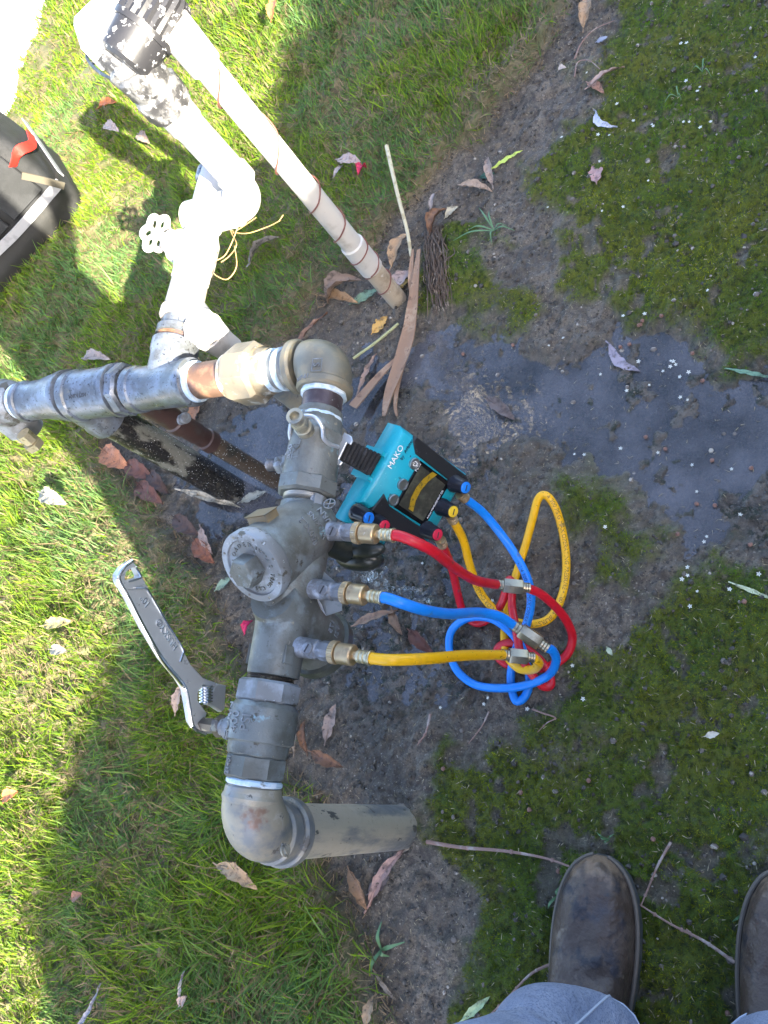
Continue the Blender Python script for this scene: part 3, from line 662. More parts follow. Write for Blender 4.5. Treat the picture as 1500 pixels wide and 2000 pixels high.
part('cast_lettering', mb, bronze_lt, nv)
mb = MB(); cyl_text(mb, '21401', .008, o0, Yv, .0338, (-.35, 0, .93), -.037, .0008); part('cast_number', mb, bronze_lt, nv)
mb = MB(); rings(mb, (DX - .03, 0.0, ZA), -Xv, [(0, .022, .0135), (.022, .03, .010)], 24, .002); part('stem_boss', mb, bronze_lt, nv)
mb = MB(); hexnut(mb, (DX - .058, 0, ZA), -Xv, 0, .01, .0125); lathe(mb, (DX - .066, 0, ZA), -Xv, [(0, .0075), (.024, .0075)], 4); part('valve_stem', mb, thread, nv)
# threads between valve and body
mb = MB(); lathe(mb, (DX - .003, .055, ZA), Yv, [(0, .0265)] + [q for k in range(5) for q in ((.001 + k * .0022, .0275), (.0021 + k * .0022, .0262))] + [(.013, .0262)], 36); part('thread', mb, thread, rig)
# main body
mb = MB()
lathe(mb, (DX, .0615, ZA), Yv, [(0, .026), (.001, .0295), (.004, .0302), (.05, .0308), (.085, .0325), (.1, .036), (.125, .040), (.15, .040), (.17, .0355), (.185, .029), (.19, .0275), (.207, .0272), (.208, .024)], 48)
A1 = Vector((-.10, -.68, .73)).normalized(); c1 = Vector((-.531, .236, ZA))
lathe(mb, c1, A1, [(-.03, .030), (-.01, .039), (.02, .0415), (.055, .0405), (.08, .0405)], 56)
A2 = Vector((-.06, -.26, -.96)).normalized(); c2 = Vector((-.538, .14, ZA))
lathe(mb, c2, A2, [(-.03, .028), (.0, .037), (.04, .0405), (.085, .0405)], 56)
body = part('valve_body', mb, bronze, rig, 'bronze double check valve body')
# cover one
mb = MB()
lathe(mb, c1, A1, [(.078, .0405), (.080, .0428), (.083, .0438), (.094, .0438), (.0965, .0425), (.0965, .0348), (.0935, .034), (.0935, .0)], 64, caps=False)
cv = part('check_cover', mb, bronze_lt, rig, 'round cover with a hex plug on the upper check')
d, s_, u_ = frame(A1)
ctr = c1 + A1 * .0935
mb = MB(); hexnut(mb, ctr, A1, -.001, .021, .0185, 6, c=.0025); part('hex_plug', mb, bronze, cv)
upd = (Vector((0, .73, .68)) - A1 * Vector((0, .73, .68)).dot(A1)).normalized(); rd = upd.cross(A1)   # letter-up on the cover, right seen from outside
def arc_text(mb, s, size, rad, a0, a1, inv=False, ext=.0007):
    for k, ch in enumerate(s):
        if ch == ' ': continue
        a = a0 + (a1 - a0) * k / max(1, len(s) - 1)
        rdir = rd * math.sin(a) + upd * math.cos(a); tdir = rd * math.cos(a) - upd * math.sin(a)
        if inv: rdir2, tdir2 = -rdir, -tdir
        else: rdir2, tdir2 = rdir, tdir
        text_map(mb, ch, size, flatmap(ctr + rdir * rad + A1 * .0003, tdir2, rdir2), ext)
mb = MB(); arc_text(mb, 'SPRING', .0075, .0272, R(-170), R(-100)); arc_text(mb, 'LOADED', .0075, .0272, R(-75), R(10)); arc_text(mb, 'EXTRA', .0055, .0272, R(30), R(70)); arc_text(mb, 'S TING CA', .0070, .0272, R(85), R(178))
part('cast_lettering', mb, bronze, cv)
for a in range(0, 360, 45):
    mb = MB(); a = R(a + 20); q = c1 + A1 * .0965 + (rd * math.cos(a) + upd * math.sin(a)) * .0388; lathe(mb, q, A1, [(-.002, .0016), (.0004, .0016)], 8); part('punch_mark', mb, thread, cv)
# lugs
nl = (Vector((-.12, .82, .55)) - A1 * Vector((-.12, .82, .55)).dot(A1)).normalized()
mb = MB(); box(mb, c1 + A1 * .052 + nl * .042, A1, A1.cross(nl), nl, .020, .030, .012, .002)
lugm = M('tan_stained_bronze', (.22, .17, .10), .5, .2, [((.14, .135, .115), 40, .5, .65, 5)], [(300, .3, .001)]); part('cast_lug', mb, lugm, rig); mb = MB(); box(mb, Vector((DX + .027, .262, ZA + .012)), Yv, (.3, 0, -1), (1, 0, .3), .026, .009, .008, .002)
part('cast_rib', mb, bronze_lt, rig)
# lower cover
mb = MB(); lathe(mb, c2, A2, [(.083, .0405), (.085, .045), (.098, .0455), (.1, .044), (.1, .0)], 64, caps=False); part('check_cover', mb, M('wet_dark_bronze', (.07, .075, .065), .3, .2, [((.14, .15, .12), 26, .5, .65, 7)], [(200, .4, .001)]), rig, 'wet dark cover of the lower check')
# cast lettering on the body
mb = MB()
sid = A1.cross(nl)
if sid.x < 0: sid = -sid
for s, t0, sz in (('850XL2', .03, .0115), ('WILKINS', .013, .0095), ('ZURN', -.003, .0115)):
    base = c1 + A1 * t0
    d_ = -A1; r_c = .0418
    def fn(v, t0=t0):
        a = v.x / r_c + .25; p = c1 + A1 * (t0 + v.y) + (sid * math.cos(a) - nl * -math.sin(a)) * (r_c + v.z - .0004); return p
    text_map(mb, s, sz, fn, .0011)
# oval badge of the foundry
for k in range(24):
    a0, a1_ = 2 * math.pi * k / 24, 2 * math.pi * (k + 1) / 24
    def bp(a, r=1):
        vx, vy = .0055 * math.cos(a) * r, .010 * math.sin(a) * r; q = -vx / r_c + .55
        return c1 + A1 * (-.022 + vy) + (sid * math.cos(q) + nl * math.sin(q)) * (r_c - .0006)
    tube(mb, [bp(a0), bp(a1_)], .0007, 5)
tube(mb, [bp(2.2), bp(5.3)], .0007, 5); tube(mb, [bp(.9), bp(4.0)], .0007, 5)
part('cast_lettering', mb, bronze_lt, rig)
mb = MB()
for k, s in enumerate(('175', 'PSI')):
    def fn(v, k=k):
        a = v.y / .0412; up = Vector((.8, .15, .3)); up = (up - A2 * up.dot(A2)).normalized(); s2 = A2.cross(up); return c2 - A2 * -(.045 + .016 * k) + A2 * 0 + (up * math.cos(v.x / .0412) + s2 * math.sin(v.x / .0412)) * (.0407 + v.z) - A2 * v.y
    text_map(mb, s, .012, fn, .001)
part('cast_lettering', mb, bronze_lt, rig)
# body flats and ribs
mb = MB(); box(mb, (DX + .026, .086, ZA + .014), Yv, (-.4, 0, 1), (1, 0, .4), .02, .012, .006, .001); part('cast_flat', mb, bronze, rig); mb = MB(); box(mb, (DX - .031, .085, ZA - .0), Yv, Zv, -Xv, .02, .014, .008, .002); part('cast_flat', mb, bronze, rig)
# threads at the far end of the body
mb = MB(); lathe(mb, (-.536, .273, ZA), Yv, [(0, .0262)] + [q for k in range(3) for q in ((.0008 + k * .0022, .0275), (.0018 + k * .0022, .0262))] + [(.009, .0262)], 36); part('thread', mb, M('bright_thread_tape', (.5, .5, .48), .35, .5), rig)
o1 = (-.536, 0, ZA)
mb = MB(); lathe(mb, o1, Yv, [(.299, .0335), (.302, .0342), (.352, .0325), (.356, .0345), (.360, .0345), (.362, .0318), (.378, .0305), (.382, .029), (.392, .0285), (.394, .026)], 40)
fv = part('ball_valve', mb, bronze, rig, 'far ball valve cast with 2 850 TXL')
mb = MB(); hexnut(mb, o1, Yv, .279, .301, .0375, 8, up=(.25, 0, 1)); part('hex_end', mb, bronze, fv)
mb = MB()
for k, (s, z_) in enumerate((('2', .009), ('850', .0115), ('TXL', .0125))):
    a = .78 - .36 * k; cyl_text(mb, s, z_ * 1.15, o1, Yv, .0332, (-math.sin(a - .02), 0, math.cos(a - .02)), .327, .0011)
part('cast_lettering', mb, bronze_lt, fv)
mb = MB(); rings(mb, (-.566, .328, ZA - .008), -Xv, [(0, .018, .012)], 24, .002); hexnut(mb, (-.584, .328, ZA - .008), -Xv, 0, .01, .0125)
part('stem_boss', mb, bronze_lt, fv)
mb = MB(); lathe(mb, (-.594, .328, ZA - .008), -Xv, [(0, .0075)] + [q for k in range(6) for q in ((.001 + k * .0028, .0082), (.0024 + k * .0028, .0066))], 18); part('valve_stem', mb, lav, fv)
tb = Vector((-.531, .353, ZA + .028)); tt = P(575, 812, .447); td = (tt - tb); tl = td.length
mb = MB(); rings(mb, tb, td, [(0, tl * .35, .0115), (tl * .35, tl * .5, .009)], 20, .001); hexnut(mb, tb, td, tl * .48, tl * .68, .0115)
lathe(mb, tb, td, [(tl * .68, .008), (tl * .9, .0085), (tl * .92, .0102), (tl, .0102), (tl, .0062), (tl * .8, .0058), (tl * .8, 0)], 24, caps=False); part('test_cock', mb, M('pale_brass_cock', (.38, .36, .28), .4, .6, [((.22, .22, .2), 70, .5, .65, 5)]), rig, 'open upright test cock on the far ball valve')
# nipple, paste, far elbow
mb = MB(); lathe(mb, (-.536, .39, ZA), Yv, [(0, .0258), (.035, .0258)], 36); nip = part('nipple', mb, M('maroon_nipple', (.12, .10, .10), .4, .4, [((.07, .05, .055), 30, .45, .6, 6), ((.28, .30, .3), 60, .66, .74, 5)], [(200, .2, .001)]), rig)
for y0 in (.378, .413): mb = MB(); lathe(mb, (-.536, y0, ZA), Yv, [(0, .0285), (.002, .0298), (.006, .0292), (.007, .027)], 36, rf=lambda a, t: 1 + .02 * math.sin(9 * a + 400 * t)); part('pipe_paste', mb, paste, nip)
LY = .463
mb = MB(); elbow(mb, (-.536, LY, ZA), -Yv, -Xv, .033, .0325, 40, 14, 1.12)
rings(mb, (-.536, .419, ZA), Yv, [(0, .013, .0365)], 40, .003); rings(mb, (-.591, LY, ZA), Xv, [(0, .013, .0365)], 40, .003)
fe = part('elbow', mb, M('tan_bronze_elbow', (.17, .16, .125), .45, .3, [((.25, .21, .14), 26, .45, .62, 7), ((.15, .16, .15), 40, .6, .7, 6)], [(400, .25, .001)], rvar=.1), rig, 'brown bronze elbow at the far corner')
mb = MB(); tc_ = Vector((-.548, LY - .004, ZA + .037)); pl = [tc_ + Vector((a, b, 0)) for a, b in ((-.008, -.012), (.008, -.012), (.008, .012), (-.008, .012))]
tc_ = P(619, 712, ZA + .036); nn_ = (Vector(CAMPOS) - tc_).normalized() * .25 + Zv * .9; nn_.normalize(); ex_ = (Yv - nn_ * nn_.dot(Yv)).normalized(); ey_ = nn_.cross(ex_)
for a, b in (((-1, -1), (1, -1)), ((1, -1), (1, 1)), ((1, 1), (-1, 1)), ((-1, 1), (-1, -1))): tube(mb, [tc_ + ex_ * a[0] * .008 + ey_ * a[1] * .0065, tc_ + ex_ * b[0] * .008 + ey_ * b[1] * .0065], .0007, 5)
text_map(mb, 'S', .013, flatmap(tc_ - nn_ * .0004, ex_, ey_), .001); cyl_text(mb, 'NSF-61', .0085, (-.536, .425, ZA), (1, 0, 0), .0366, Zv, 0, .0006) if False else None
part('cast_mark', mb, bronze_lt, fe)
mb = MB(); d0 = Vector((-.536, .4255, ZA))
def fnn(v): a = v.x / .0367 - .35; return d0 + Vector((math.sin(a), 0, math.cos(a))) * (.0365 + v.z) + Yv * v.y
text_map(mb, 'NSF-61', .0085, fnn, .0008); part('cast_mark', mb, bronze_lt, fe)
# ---- second run along x
def lx(mb, segs, n=40, y=LY): return lathe(mb, (0, y, ZA), -Xv, segs, n)
mb = MB(); lx(mb, [(.591, .0262), (.622, .0262)]); nip2 = part('nipple', mb, galv, rig)
for x0 in (.603, .619): mb = MB(); lx(mb, [(x0, .0265), (x0 + .001, .0295), (x0 + .007, .029), (x0 + .009, .0262)]); part('pipe_paste', mb, paste, nip2)
mb = MB(); lx(mb, [(.626, .028), (.628, .031), (.640, .033), (.641, .036)]); un = part('union', mb, M('scaled_union', (.24, .20, .14), .42, .3, [((.5, .49, .46), 26, .53, .60, 8), ((.2, .17, .12), 34, .6, .7, 6)], [(120, .4, .002)]), rig, 'big hex union with white scale, partly in sun')
mb = MB(); lx(mb, [(.690, .036), (.692, .0335), (.700, .032), (.702, .027)]); part('union_tail', mb, un.data.materials[0], un)
mb = MB(); lathe(mb, (0, LY, ZA), -Xv, [(.641, .0375), (.648, .043), (.680, .043), (.690, .0385)], 8, up=(0, .2, 1)); part('union_nut', mb, un.data.materials[0], un)
mb = MB(); lx(mb, [(.700, .0258), (.765, .0258)]); part('rusty_pipe', mb, rust, rig, 'short rusty brown pipe between union and tee')
mb = MB(); lx(mb, [(.757, .0262), (.758, .0298), (.766, .0298), (.767, .03)]); part('pipe_paste', mb, paste, rig)
mb = MB(); lx(mb, [(.765, .030), (.767, .0352), (.778, .0352), (.781, .0332), (.868, .0332), (.871, .0355), (.884, .0355), (.887, .031), (.887, .026)])
lathe(mb, (-.822, LY, ZA), Yv, [(0, .032), (.045, .032), (.052, .0345), (.068, .035), (.071, .032), (.071, .028)], 40)
tee = part('tee', mb, iron, rig, 'shiny dark grey tee on the second run')
mb = MB(); lathe(mb, (-.822, LY + .07, ZA), Yv, [(0, .028)] + [q for k in range(4) for q in ((.001 + k * .0024, .0298), (.0022 + k * .0024, .0282))], 36); part('thread', mb, rust, tee)
mb = MB(); lathe(mb, (-.822, LY + .079, ZA), Yv, [(0, .029), (.001, .0325), (.012, .0325), (.014, .030)], 36); lathe(mb, (-.822, LY + .093, ZA), Yv, [(0, .0278), (.02, .0278)], 36); part('bushing', mb, iron, rig)
mb = MB(); lx(mb, [(.885, .0275)] + [q for k in range(3) for q in ((.887 + k * .0026, .0292), (.8885 + k * .0026, .0276))]); part('thread', mb, thread, rig)
mb = MB(); lathe(mb, (0, LY + .003, ZA), -Xv, [(.893, .036), (.897, .0408), (.910, .0408), (.914, .037)], 8, up=(0, .15, 1)); part('hex_bushing', mb, iron, rig)
mb = MB(); lathe(mb, (0, LY + .004, ZA), -Xv, [(.913, .037), (.915, .0412), (.924, .0412), (.926, .0385), (1.0, .0385), (1.003, .0415), (1.018, .0405), (1.021, .034)], 44); cp = part('coupling', mb, iron, rig, 'wide grey coupling with printed lettering')
mb = MB()
def fnk(v): a = -v.y / .039 - .55; return Vector((-.968 + v.x, LY + .004 + math.sin(a) * (.0386 + v.z), ZA + math.cos(a) * (.0386 + v.z)))
text_map(mb, 'MALAYSIA', .0085, fnk, .0003); part('printed_lettering', mb, ink, cp)
mb = MB(); lathe(mb, (0, LY + .006, ZA), -Xv, [(1.02, .034), (1.027, .034)], 40); part('gap_ring', mb, thread, rig)
mb = MB(); lathe(mb, (0, LY + .007, ZA), -Xv, [(1.026, .036), (1.028, .0412), (1.038, .0412), (1.042, .0395), (1.07, .036), (1.09, .0325), (1.13, .0318), (1.132, .0345), (1.141, .0345), (1.144, .030)], 44)
xr = -1.022
elbow(mb, (-1.035, LY + .006, ZA), Xv, -Zv, .03, .034, 36, 10, 1.0) if False else lathe(mb, (xr, LY + .003, ZA - .002), Vector((0, -.03, -1)), [(.0, .034), (.05, .036), (.054, .0385), (.072, .0385), (.075, .034)], 40)
part('reducing_tee', mb, iron, rig, 'large tapered tee above the black riser')
mb = MB(); lathe(mb, (0, LY + .009, ZA), -Xv, [(1.142, .027), (1.172, .027)], 36); part('nipple', mb, M('violet_nipple', (.12, .11, .12), .3, .6, [((.22, .2, .22), 30, .5, .6, 5)]), rig)
mb = MB(); lathe(mb, (0, LY + .009, ZA), -Xv, [(1.148, .0275), (1.15, .0305), (1.156, .0305), (1.158, .027)], 36); part('pipe_paste', mb, paste, rig)
mb = MB(); lathe(mb, (0, LY + .01, ZA), -Xv, [(1.163, .03), (1.17, .0365), (1.186, .038), (1.188, .041), (1.29, .041)], 12); lathe(mb, (-1.215, LY + .01, ZA), (0, -.25, -1), [(0, .034), (.058, .034), (.06, .028), (.075, .027)], 28); part('end_valve', mb, bronze_lt, rig, 'bronze fitting at the left edge of the photo')
mb = MB(); lathe(mb, (-1.178, LY - .032, ZA - .035), (0, -.3, -1), [(0, .013), (.02, .013)], 8); lathe(mb, (-1.178, LY - .04, ZA - .055), (0, -.3, -1), [(0, .017), (.012, .017)], 6); part('drain_plug', mb, brasslt, rig)
# black riser
rb = Vector((-.992, LY - .022, -.07)); rt = Vector((xr, LY + .001, ZA - .06))
mb = MB(); lathe(mb, rb, rt - rb, [(0, .0295), ((rt - rb).length, .0295)], 40); part('black_riser', mb, blackpipe, rig, 'tarred black riser with flaking grey coat')
# thinner riser with primer red upper end
t0 = Vector((-.897, .462, -.02)); t1 = Vector((-.905, .464, ZA - .03))
mb = MB(); lathe(mb, t0, t1 - t0, [(0, .0165), (.20, .0165)], 28); part('thin_riser', mb, wetrust, rig, 'wet brown smaller riser beside the black one')
mb = MB(); lathe(mb, t0, t1 - t0, [(.195, .0165), (.197, .0198), (.215, .0198), (.217, .0172), (.235, .0172), (.237, .0185), (.27, .0185), (.272, .0215), (.29, .0215), (.293, .019), (.36, .019)], 28); tr_ = part('riser_joint', mb, redpipe, rig, 'red brown primed joint on the smaller riser')
mb = MB(); dd = Vector((.75, -.1, .35)); rings(mb, t0 + (t1 - t0).normalized() * .285, dd, [(.012, .026, .0085), (.026, .034, .0065), (.034, .044, .009)], 16, .001); part('bleed_screw', mb, lav, tr_)
# branch along +y from the tee
bx = -.824
mb = MB(); lathe(mb, (bx, LY + .108, ZA), Yv, [(0, .030), (.004, .0325), (.016, .0325), (.019, .029), (.075, .0275)], 36); part('branch_pipe', mb, M('tan_branch_pipe', (.42, .36, .29), .45, .1, [((.6, .57, .52), 26, .5, .65, 6)], [(200, .2, .001)]), rig, 'sunlit short pipe beyond the tee')
mb = MB(); lathe(mb, (bx, LY + .178, ZA), Yv, [(0, .025), (.002, .029), (.016, .029), (.03, .032), (.07, .032), (.085, .027), (.1, .026), (.102, .029), (.115, .029), (.118, .0265), (.2, .0255)], 36)
gv = part('gate_valve', mb, pvc, rig, 'white painted gate valve with a round handwheel')
vd = Vector((-.84, .47, .27)).normalized(); vo = Vector((bx, LY + .225, ZA))
mb = MB(); lathe(mb, vo, vd, [(0, .027), (.04, .027), (.044, .022), (.058, .019), (.06, .010), (.085, .007), (.09, .007)], 28); part('bonnet', mb, pvc, gv)
mb = MB(); d, s_, u_ = frame(vd); hc = vo + vd * .088; pts = [hc + (s_ * math.cos(a) + u_ * math.sin(a)) * (.026 + .0035 * math.cos(6 * a)) for a in [2 * math.pi * k / 60 for k in range(61)]]; tube(mb, pts, .0052, 10, False)
for k in range(6):
    a = 2 * math.pi * k / 6 + .5; tube(mb, [hc, hc + (s_ * math.cos(a) + u_ * math.sin(a)) * .026], .0038, 8)
ball(mb, hc, .009); part('handwheel', mb, pvc, gv)
# side union that drops to the soil
sx0 = Vector((-.765, LY + .082, ZA - .004)); mb = MB(); lathe(mb, (bx + .01, LY + .135, ZA), sx0 - Vector((bx + .01, LY + .135, ZA)), [(0, .022), (.05, .022), (.06, .027)], 24); hexnut(mb, sx0 + Vector((-.002, .002, .026)), -Zv, 0, .028, .027, 8); lathe(mb, sx0 + Vector((0, 0, -.002)), -Zv, [(0, .027), (.03, .022), (.05, .0215)], 28); part('side_union', mb, pvc, rig, 'white side union dropping a pipe behind the run')
mb = MB(); lathe(mb, (sx0.x, sx0.y, -.03), Zv, [(0, .0165), (.36, .0165)], 24); part('drop_pipe', mb, galv, rig)
# crossover to the tall riser
ey = LY + .30; rx_, ry_ = -.735, .778
mb = MB(); lathe(mb, (bx, ry_ - .015, ZA), Xv, [(-.034, .024), (-.03, .029), (.05, .029), (.052, .027), (.06, .0255), (.062, .028)], 36); elbow(mb, (rx_, ry_ - .012, ZA), -Xv, Zv, .034, .0262, 36, 12, 1.1); part('crossover', mb, pvc, rig, 'white pipe and elbow crossing to the tall riser')
mb = MB(); lathe(mb, (bx - .01, ry_ + .05, ZA), Yv, [(0, .0215), (.004, .024), (.02, .024), (.022, .0185), (.055, .0185)], 24); lathe(mb, (bx - .01, ry_ + .098, ZA + .002), Yv, [(0, .0225), (.02, .0225)], 24); part('capped_stub', mb, iron, rig)
# tall riser and its valve
mb = MB(); lathe(mb, (rx_, ry_, ZA + .03), Zv, [(0, .027), (.02, .027), (.022, .0235), (.115, .0235), (.12, .026), (.17, .0265)], 36); part('tall_riser', mb, pvc, rig, 'tall white painted riser beyond the run')
vz = ZA + .19
mb = MB(); lathe(mb, (rx_, ry_, vz), Zv, [(-.012, .032), (0, .035), (.02, .035), (.025, .030), (.032, .033), (.055, .032), (.06, .026)], 10); lathe(mb, (rx_, ry_, vz + .02), (-.35, .25, 1), [(0, .03), (.045, .032), (.05, .026), (.07, .024)], 24)
mv = part('valve_union', mb, peel, rig, 'peeling black and white union at the top of the riser')
mb = MB(); q0 = Vector((rx_ - .012, ry_ + .018, vz + .06)); box(mb, P(213, 55, vz + .085), (.55, .35, 0), (-.35, .55, 0), Zv, .075, .062, .055, .01); part('valve_bonnet_box', mb, M('bleached_white_box', (.78, .76, .73), .5, 0, [((.5, .36, .26), 8, .66, .72, 2)]), mv)
mb = MB(); cw = Vector((rx_ + .005, ry_ + .035, vz + .062)); ca = P(322, 25, vz + .07); dirc = Vector((.55, .75, .1)).normalized()
cc_ = P(283, 56, vz + .075) - dirc * .03
lathe(mb, cc_, dirc, [(-.02, .028), (-.015, .034), (.022, .036)], 36); lathe(mb, cc_, dirc, [(.022, .039), (.03, .0395), (.031, .036)], 36); lathe(mb, cc_, dirc, [(.03, .038), (.075, .037), (.083, .032), (.083, 0)], 48, rf=lambda a, t: 1 + .03 * math.cos(24 * a), caps=False)
part('ribbed_cap', mb, peeld, mv)
mb = MB(); wl = [P(*q, vz + .03) for q in ((205, 80), (178, 95), (170, 112), (182, 130), (205, 148), (228, 154), (245, 142), (252, 120), (250, 100), (240, 88))]; tube(mb, catmull(wl, 6), .0024, 8); tube(mb, [P(*q, vz + .03) for q in ((180, 125), (212, 108), (235, 100))], .0022, 8); part('wire_handle', mb, peel, mv)
mb = MB(); rings(mb, P(212, 92, vz + .03), P(250, 128, vz + .01) - P(212, 92, vz + .03), [(0, .012, .012), (.012, .022, .016), (.022, .06, .013)], 14, .001); part('valve_spindle', mb, peeld, mv)
mb = MB(); tube(mb, catmull([P(*q) for q in ((296, 190, vz - .01), (310, 210, vz - .02), (325, 226, vz - .03))], 4), .0022, 8); part('hanging_wire', mb, ink, mv)
# dark rubber relief under the body and duct tape on the second cock
mb = MB()
for c, sx_, sy_, sz_ in ((P(706, 1072, .27), .036, .013, .012), (P(703, 1092, .25), .036, .016, .02)): ball(mb, c, 1, 20, 12, (sx_, sy_, sz_))
tube(mb, [P(640, 1060, .3), P(680, 1078, .27)], .016, 12); part('rubber_relief', mb, dkrub, rig, 'dark wet rubber lobes under the valve body')
# test cocks on the body
def cock(p0, p1, flag=False):
    p0 = Vector(p0); p1 = Vector(p1); d = (p1 - p0).normalized()
    mb = MB(); lathe(mb, p0 - d * .01, d, [(0, .0145), (.018, .0118), (.028, .0118), (.03, .0105)], 28)
    hexnut(mb, p0, d, .036, .05, .0112, 8)
    lathe(mb, p0, d, [(.018, .0095), (.020, .0112), (.033, .0112), (.0345, .0095), (.05, .0095), (.052, .0085)], 28)
    tcx = part('test_cock', mb, lav, rig)
    n_ = (Vector(CAMPOS) - p0); n_ = (n_ - d * n_.dot(d)).normalized(); cc = p0 + d * .0265
    mb = MB(); lathe(mb, cc, n_, [(.006, .0068), (.0125, .0068), (.0135, .006), (.0135, .0)], 20, caps=False); sc = part('screw', mb, lav, tcx)
    mb = MB(); e = (d * .4 + n_.cross(d) * .9).normalized(); box(mb, cc + n_ * .0137, e, n_.cross(e), n_, .010, .0016, .0006); part('screw', mb, ink, tcx) if False else mb
    o = part('slot', mb, ink, tcx)
    return d
K1 = (Vector((-.508, .236, ZA)), P(760, 1045, ZA)); K2 = (Vector((-.508, .166, ZA)), P(738, 1166, ZA)); K3 = (Vector((-.516, .098, ZA)), P(716, 1284, ZA))
for a, b in (K1, K2, K3): cock(a, b)
mb = MB(); fl = [P(*q, z) for q, z in (((632, 1116), .365), ((660, 1141), .375), ((668, 1160), .372), ((668, 1192), .35), ((637, 1203), .352), ((620, 1167), .362), ((620, 1139), .36))]
prism(mb, fl, (.3, 0, 1), .0012); part('duct_tape', mb, ragm, rig, 'torn grey duct tape on the middle test cock')
mb = MB(); prism(mb, [P(*q, z) for q, z in (((619, 1166), .367), ((628, 1180), .362), ((637, 1203), .356), ((622, 1185), .354))], (.3, 0, 1), .001); part('duct_tape', mb, white, rig)
# dry roots hanging on the crossover
mb = MB()
for L_ in (((430, 415), (450, 448), (480, 456), (520, 444), (545, 432)), ((545, 432), (553, 420)), ((440, 420), (452, 455), (462, 478), (448, 500), (432, 512)), ((470, 425), (462, 450), (450, 480), (438, 500), (420, 510)), ((458, 480), (462, 520), (445, 545), (425, 540), (412, 528)), ((500, 425), (478, 440), (455, 455))):
    tube(mb, catmull([P(*q, .33 + random.uniform(-.008, .008)) for q in L_], 5), .0009, 6)
solo('dry_root', mb, M('dry_root', (.38, .24, .1), .7), 'thin dry orange roots dangling below the white crossover pipe', 'roots')

# ================================================================== thin pipe with a wire wound round it
cx_, cy_ = -.676, .816
cond = thing('thin_white_pipe', 'thin white upright pipe wound with brown wire, standing among dead leaves', 'pipe', (cx_, cy_, 0))
mb = MB(); lathe(mb, (cx_, cy_, -.04), Zv, [(0, .0185), (.15, .0185)], 28); part('lower_pipe', mb, pvclow, cond, 'brown stained foot of the pipe')
mb = MB(); lathe(mb, (cx_, cy_, .11), Zv, [(0, .019), (.002, .0215), (.072, .0215), (.074, .0195)], 28); part('pipe_socket', mb, pvcthin, cond)
mb = MB(); lathe(mb, (cx_, cy_, .18), Zv, [(0, .0185), (.385, .0185), (.387, .0235), (.45, .0245)], 28); part('upper_pipe', mb, pvcthin, cond)
mb = MB()
def hel(z0, z1, turns, r, ph=0):
    N_ = int(22 * turns); return [Vector((cx_ + (r + .001 * math.sin(k)) * math.cos(ph + 2 * math.pi * turns * k / N_), cy_ + r * math.sin(ph + 2 * math.pi * turns * k / N_), z0 + (z1 - z0) * k / N_)) for k in range(N_ + 1)]
tube(mb, hel(.03, .11, 1.6, .0197, 1) + hel(.115, .18, 1.5, .0227, 1 + 3.2 * math.pi + .2) + hel(.19, .34, 2.0, .0208, 2) + hel(.345, .56, 1.6, .0208, 2.2), .0013, 6); part('wound_wire', mb, wirebr, cond)

# ================================================================== test gauge
ZT = .315
TL, TR = P(703, 984, ZT), P(788, 834, ZT); e = (TR - TL); e.z = 0; Wg = e.length; e.normalize(); nf = Vector((e.y, -e.x, 0))
if nf.x < 0: nf = -nf
BR = PL(913, 934, TR, nf); Hg = ZT - BR.z; bk = P(738, 815, ZT); Dg = -(bk - TR).dot(nf)
nfh = nf.copy(); GT = R(20); nf = (nfh * math.cos(GT) + Zv * math.sin(GT)).normalized(); fv = (Zv * math.cos(GT) - nfh * math.sin(GT)).normalized()
BR = PL(913, 934, TR, nf); Hg = -(BR - TR).dot(fv)
print('gauge', Wg, Hg, Dg, 'e', e, 'nf', nf)
Dg = min(max(Dg, .035), .06)
gauge = thing('pressure_gauge', 'teal and black digital test gauge hung by a black strap', 'test gauge', (TL + e * Wg / 2 - fv * Hg - nf * Dg / 2))
def G(u, v, w_=0): return TL + e * (u * Wg) - fv * (v * Hg) + nf * w_       # u right, v down on the face
def UV(px, py, w_=0):
    q = PL(px, py, TL + nf * w_, nf); d = q - TL; return d.dot(e) / Wg, -d.z / Hg
ch = .007
mb = MB(); prof_ = []
def slab(mb, u0, u1, v0, v1, w0, w1, c):
    o = [G(u0, v1, w1), G(u1, v1, w1), G(u1, v0, w1), G(u0, v0, w1)]
    return prism(mb, o, nf, w1 - w0, c)
slab(mb, -.0, 1.0, 0, 1.0, -Dg, 0, ch)
case = part('case', mb, teal, gauge, ang=50)
mb = MB(); slab(mb, -.26, -.001, .0, .55, -Dg, -.004, ch * 1.1); part('case_end', mb, teal, gauge, ang=50)
mb = MB()
for u in (.30, .62): box(mb, G(u, 0, -Dg * .52) + fv * .003, e, nf, fv, .005, Dg * .86, .008, .0015)
part('strap_rail', mb, teal, gauge)
mb = MB()   # side bumpers
def facepoly(pts, w_, th, mat, nm, lab=None, c=.0012):
    mb = MB(); o = [PL(*q, TL + nf * w_, nf) for q in pts]
    a = sum(((o[(i + 1) % len(o)] - o[0]).cross(o[(i + 2) % len(o)] - o[0])).dot(nf) for i in range(len(o) - 2))
    if a < 0: o.reverse()
    prism(mb, o, nf, th, c); return part(nm, mb, mat, gauge, lab)
facepoly([(814, 853), (808, 862), (813, 887), (880, 940), (918, 944), (912, 930)], .0025, .012, blackp, 'bumper')
facepoly([(726, 997), (751, 965), (762, 989), (829, 1034), (826, 1050), (842, 1066), (770, 1036)], .0025, .012, blackp, 'bumper')
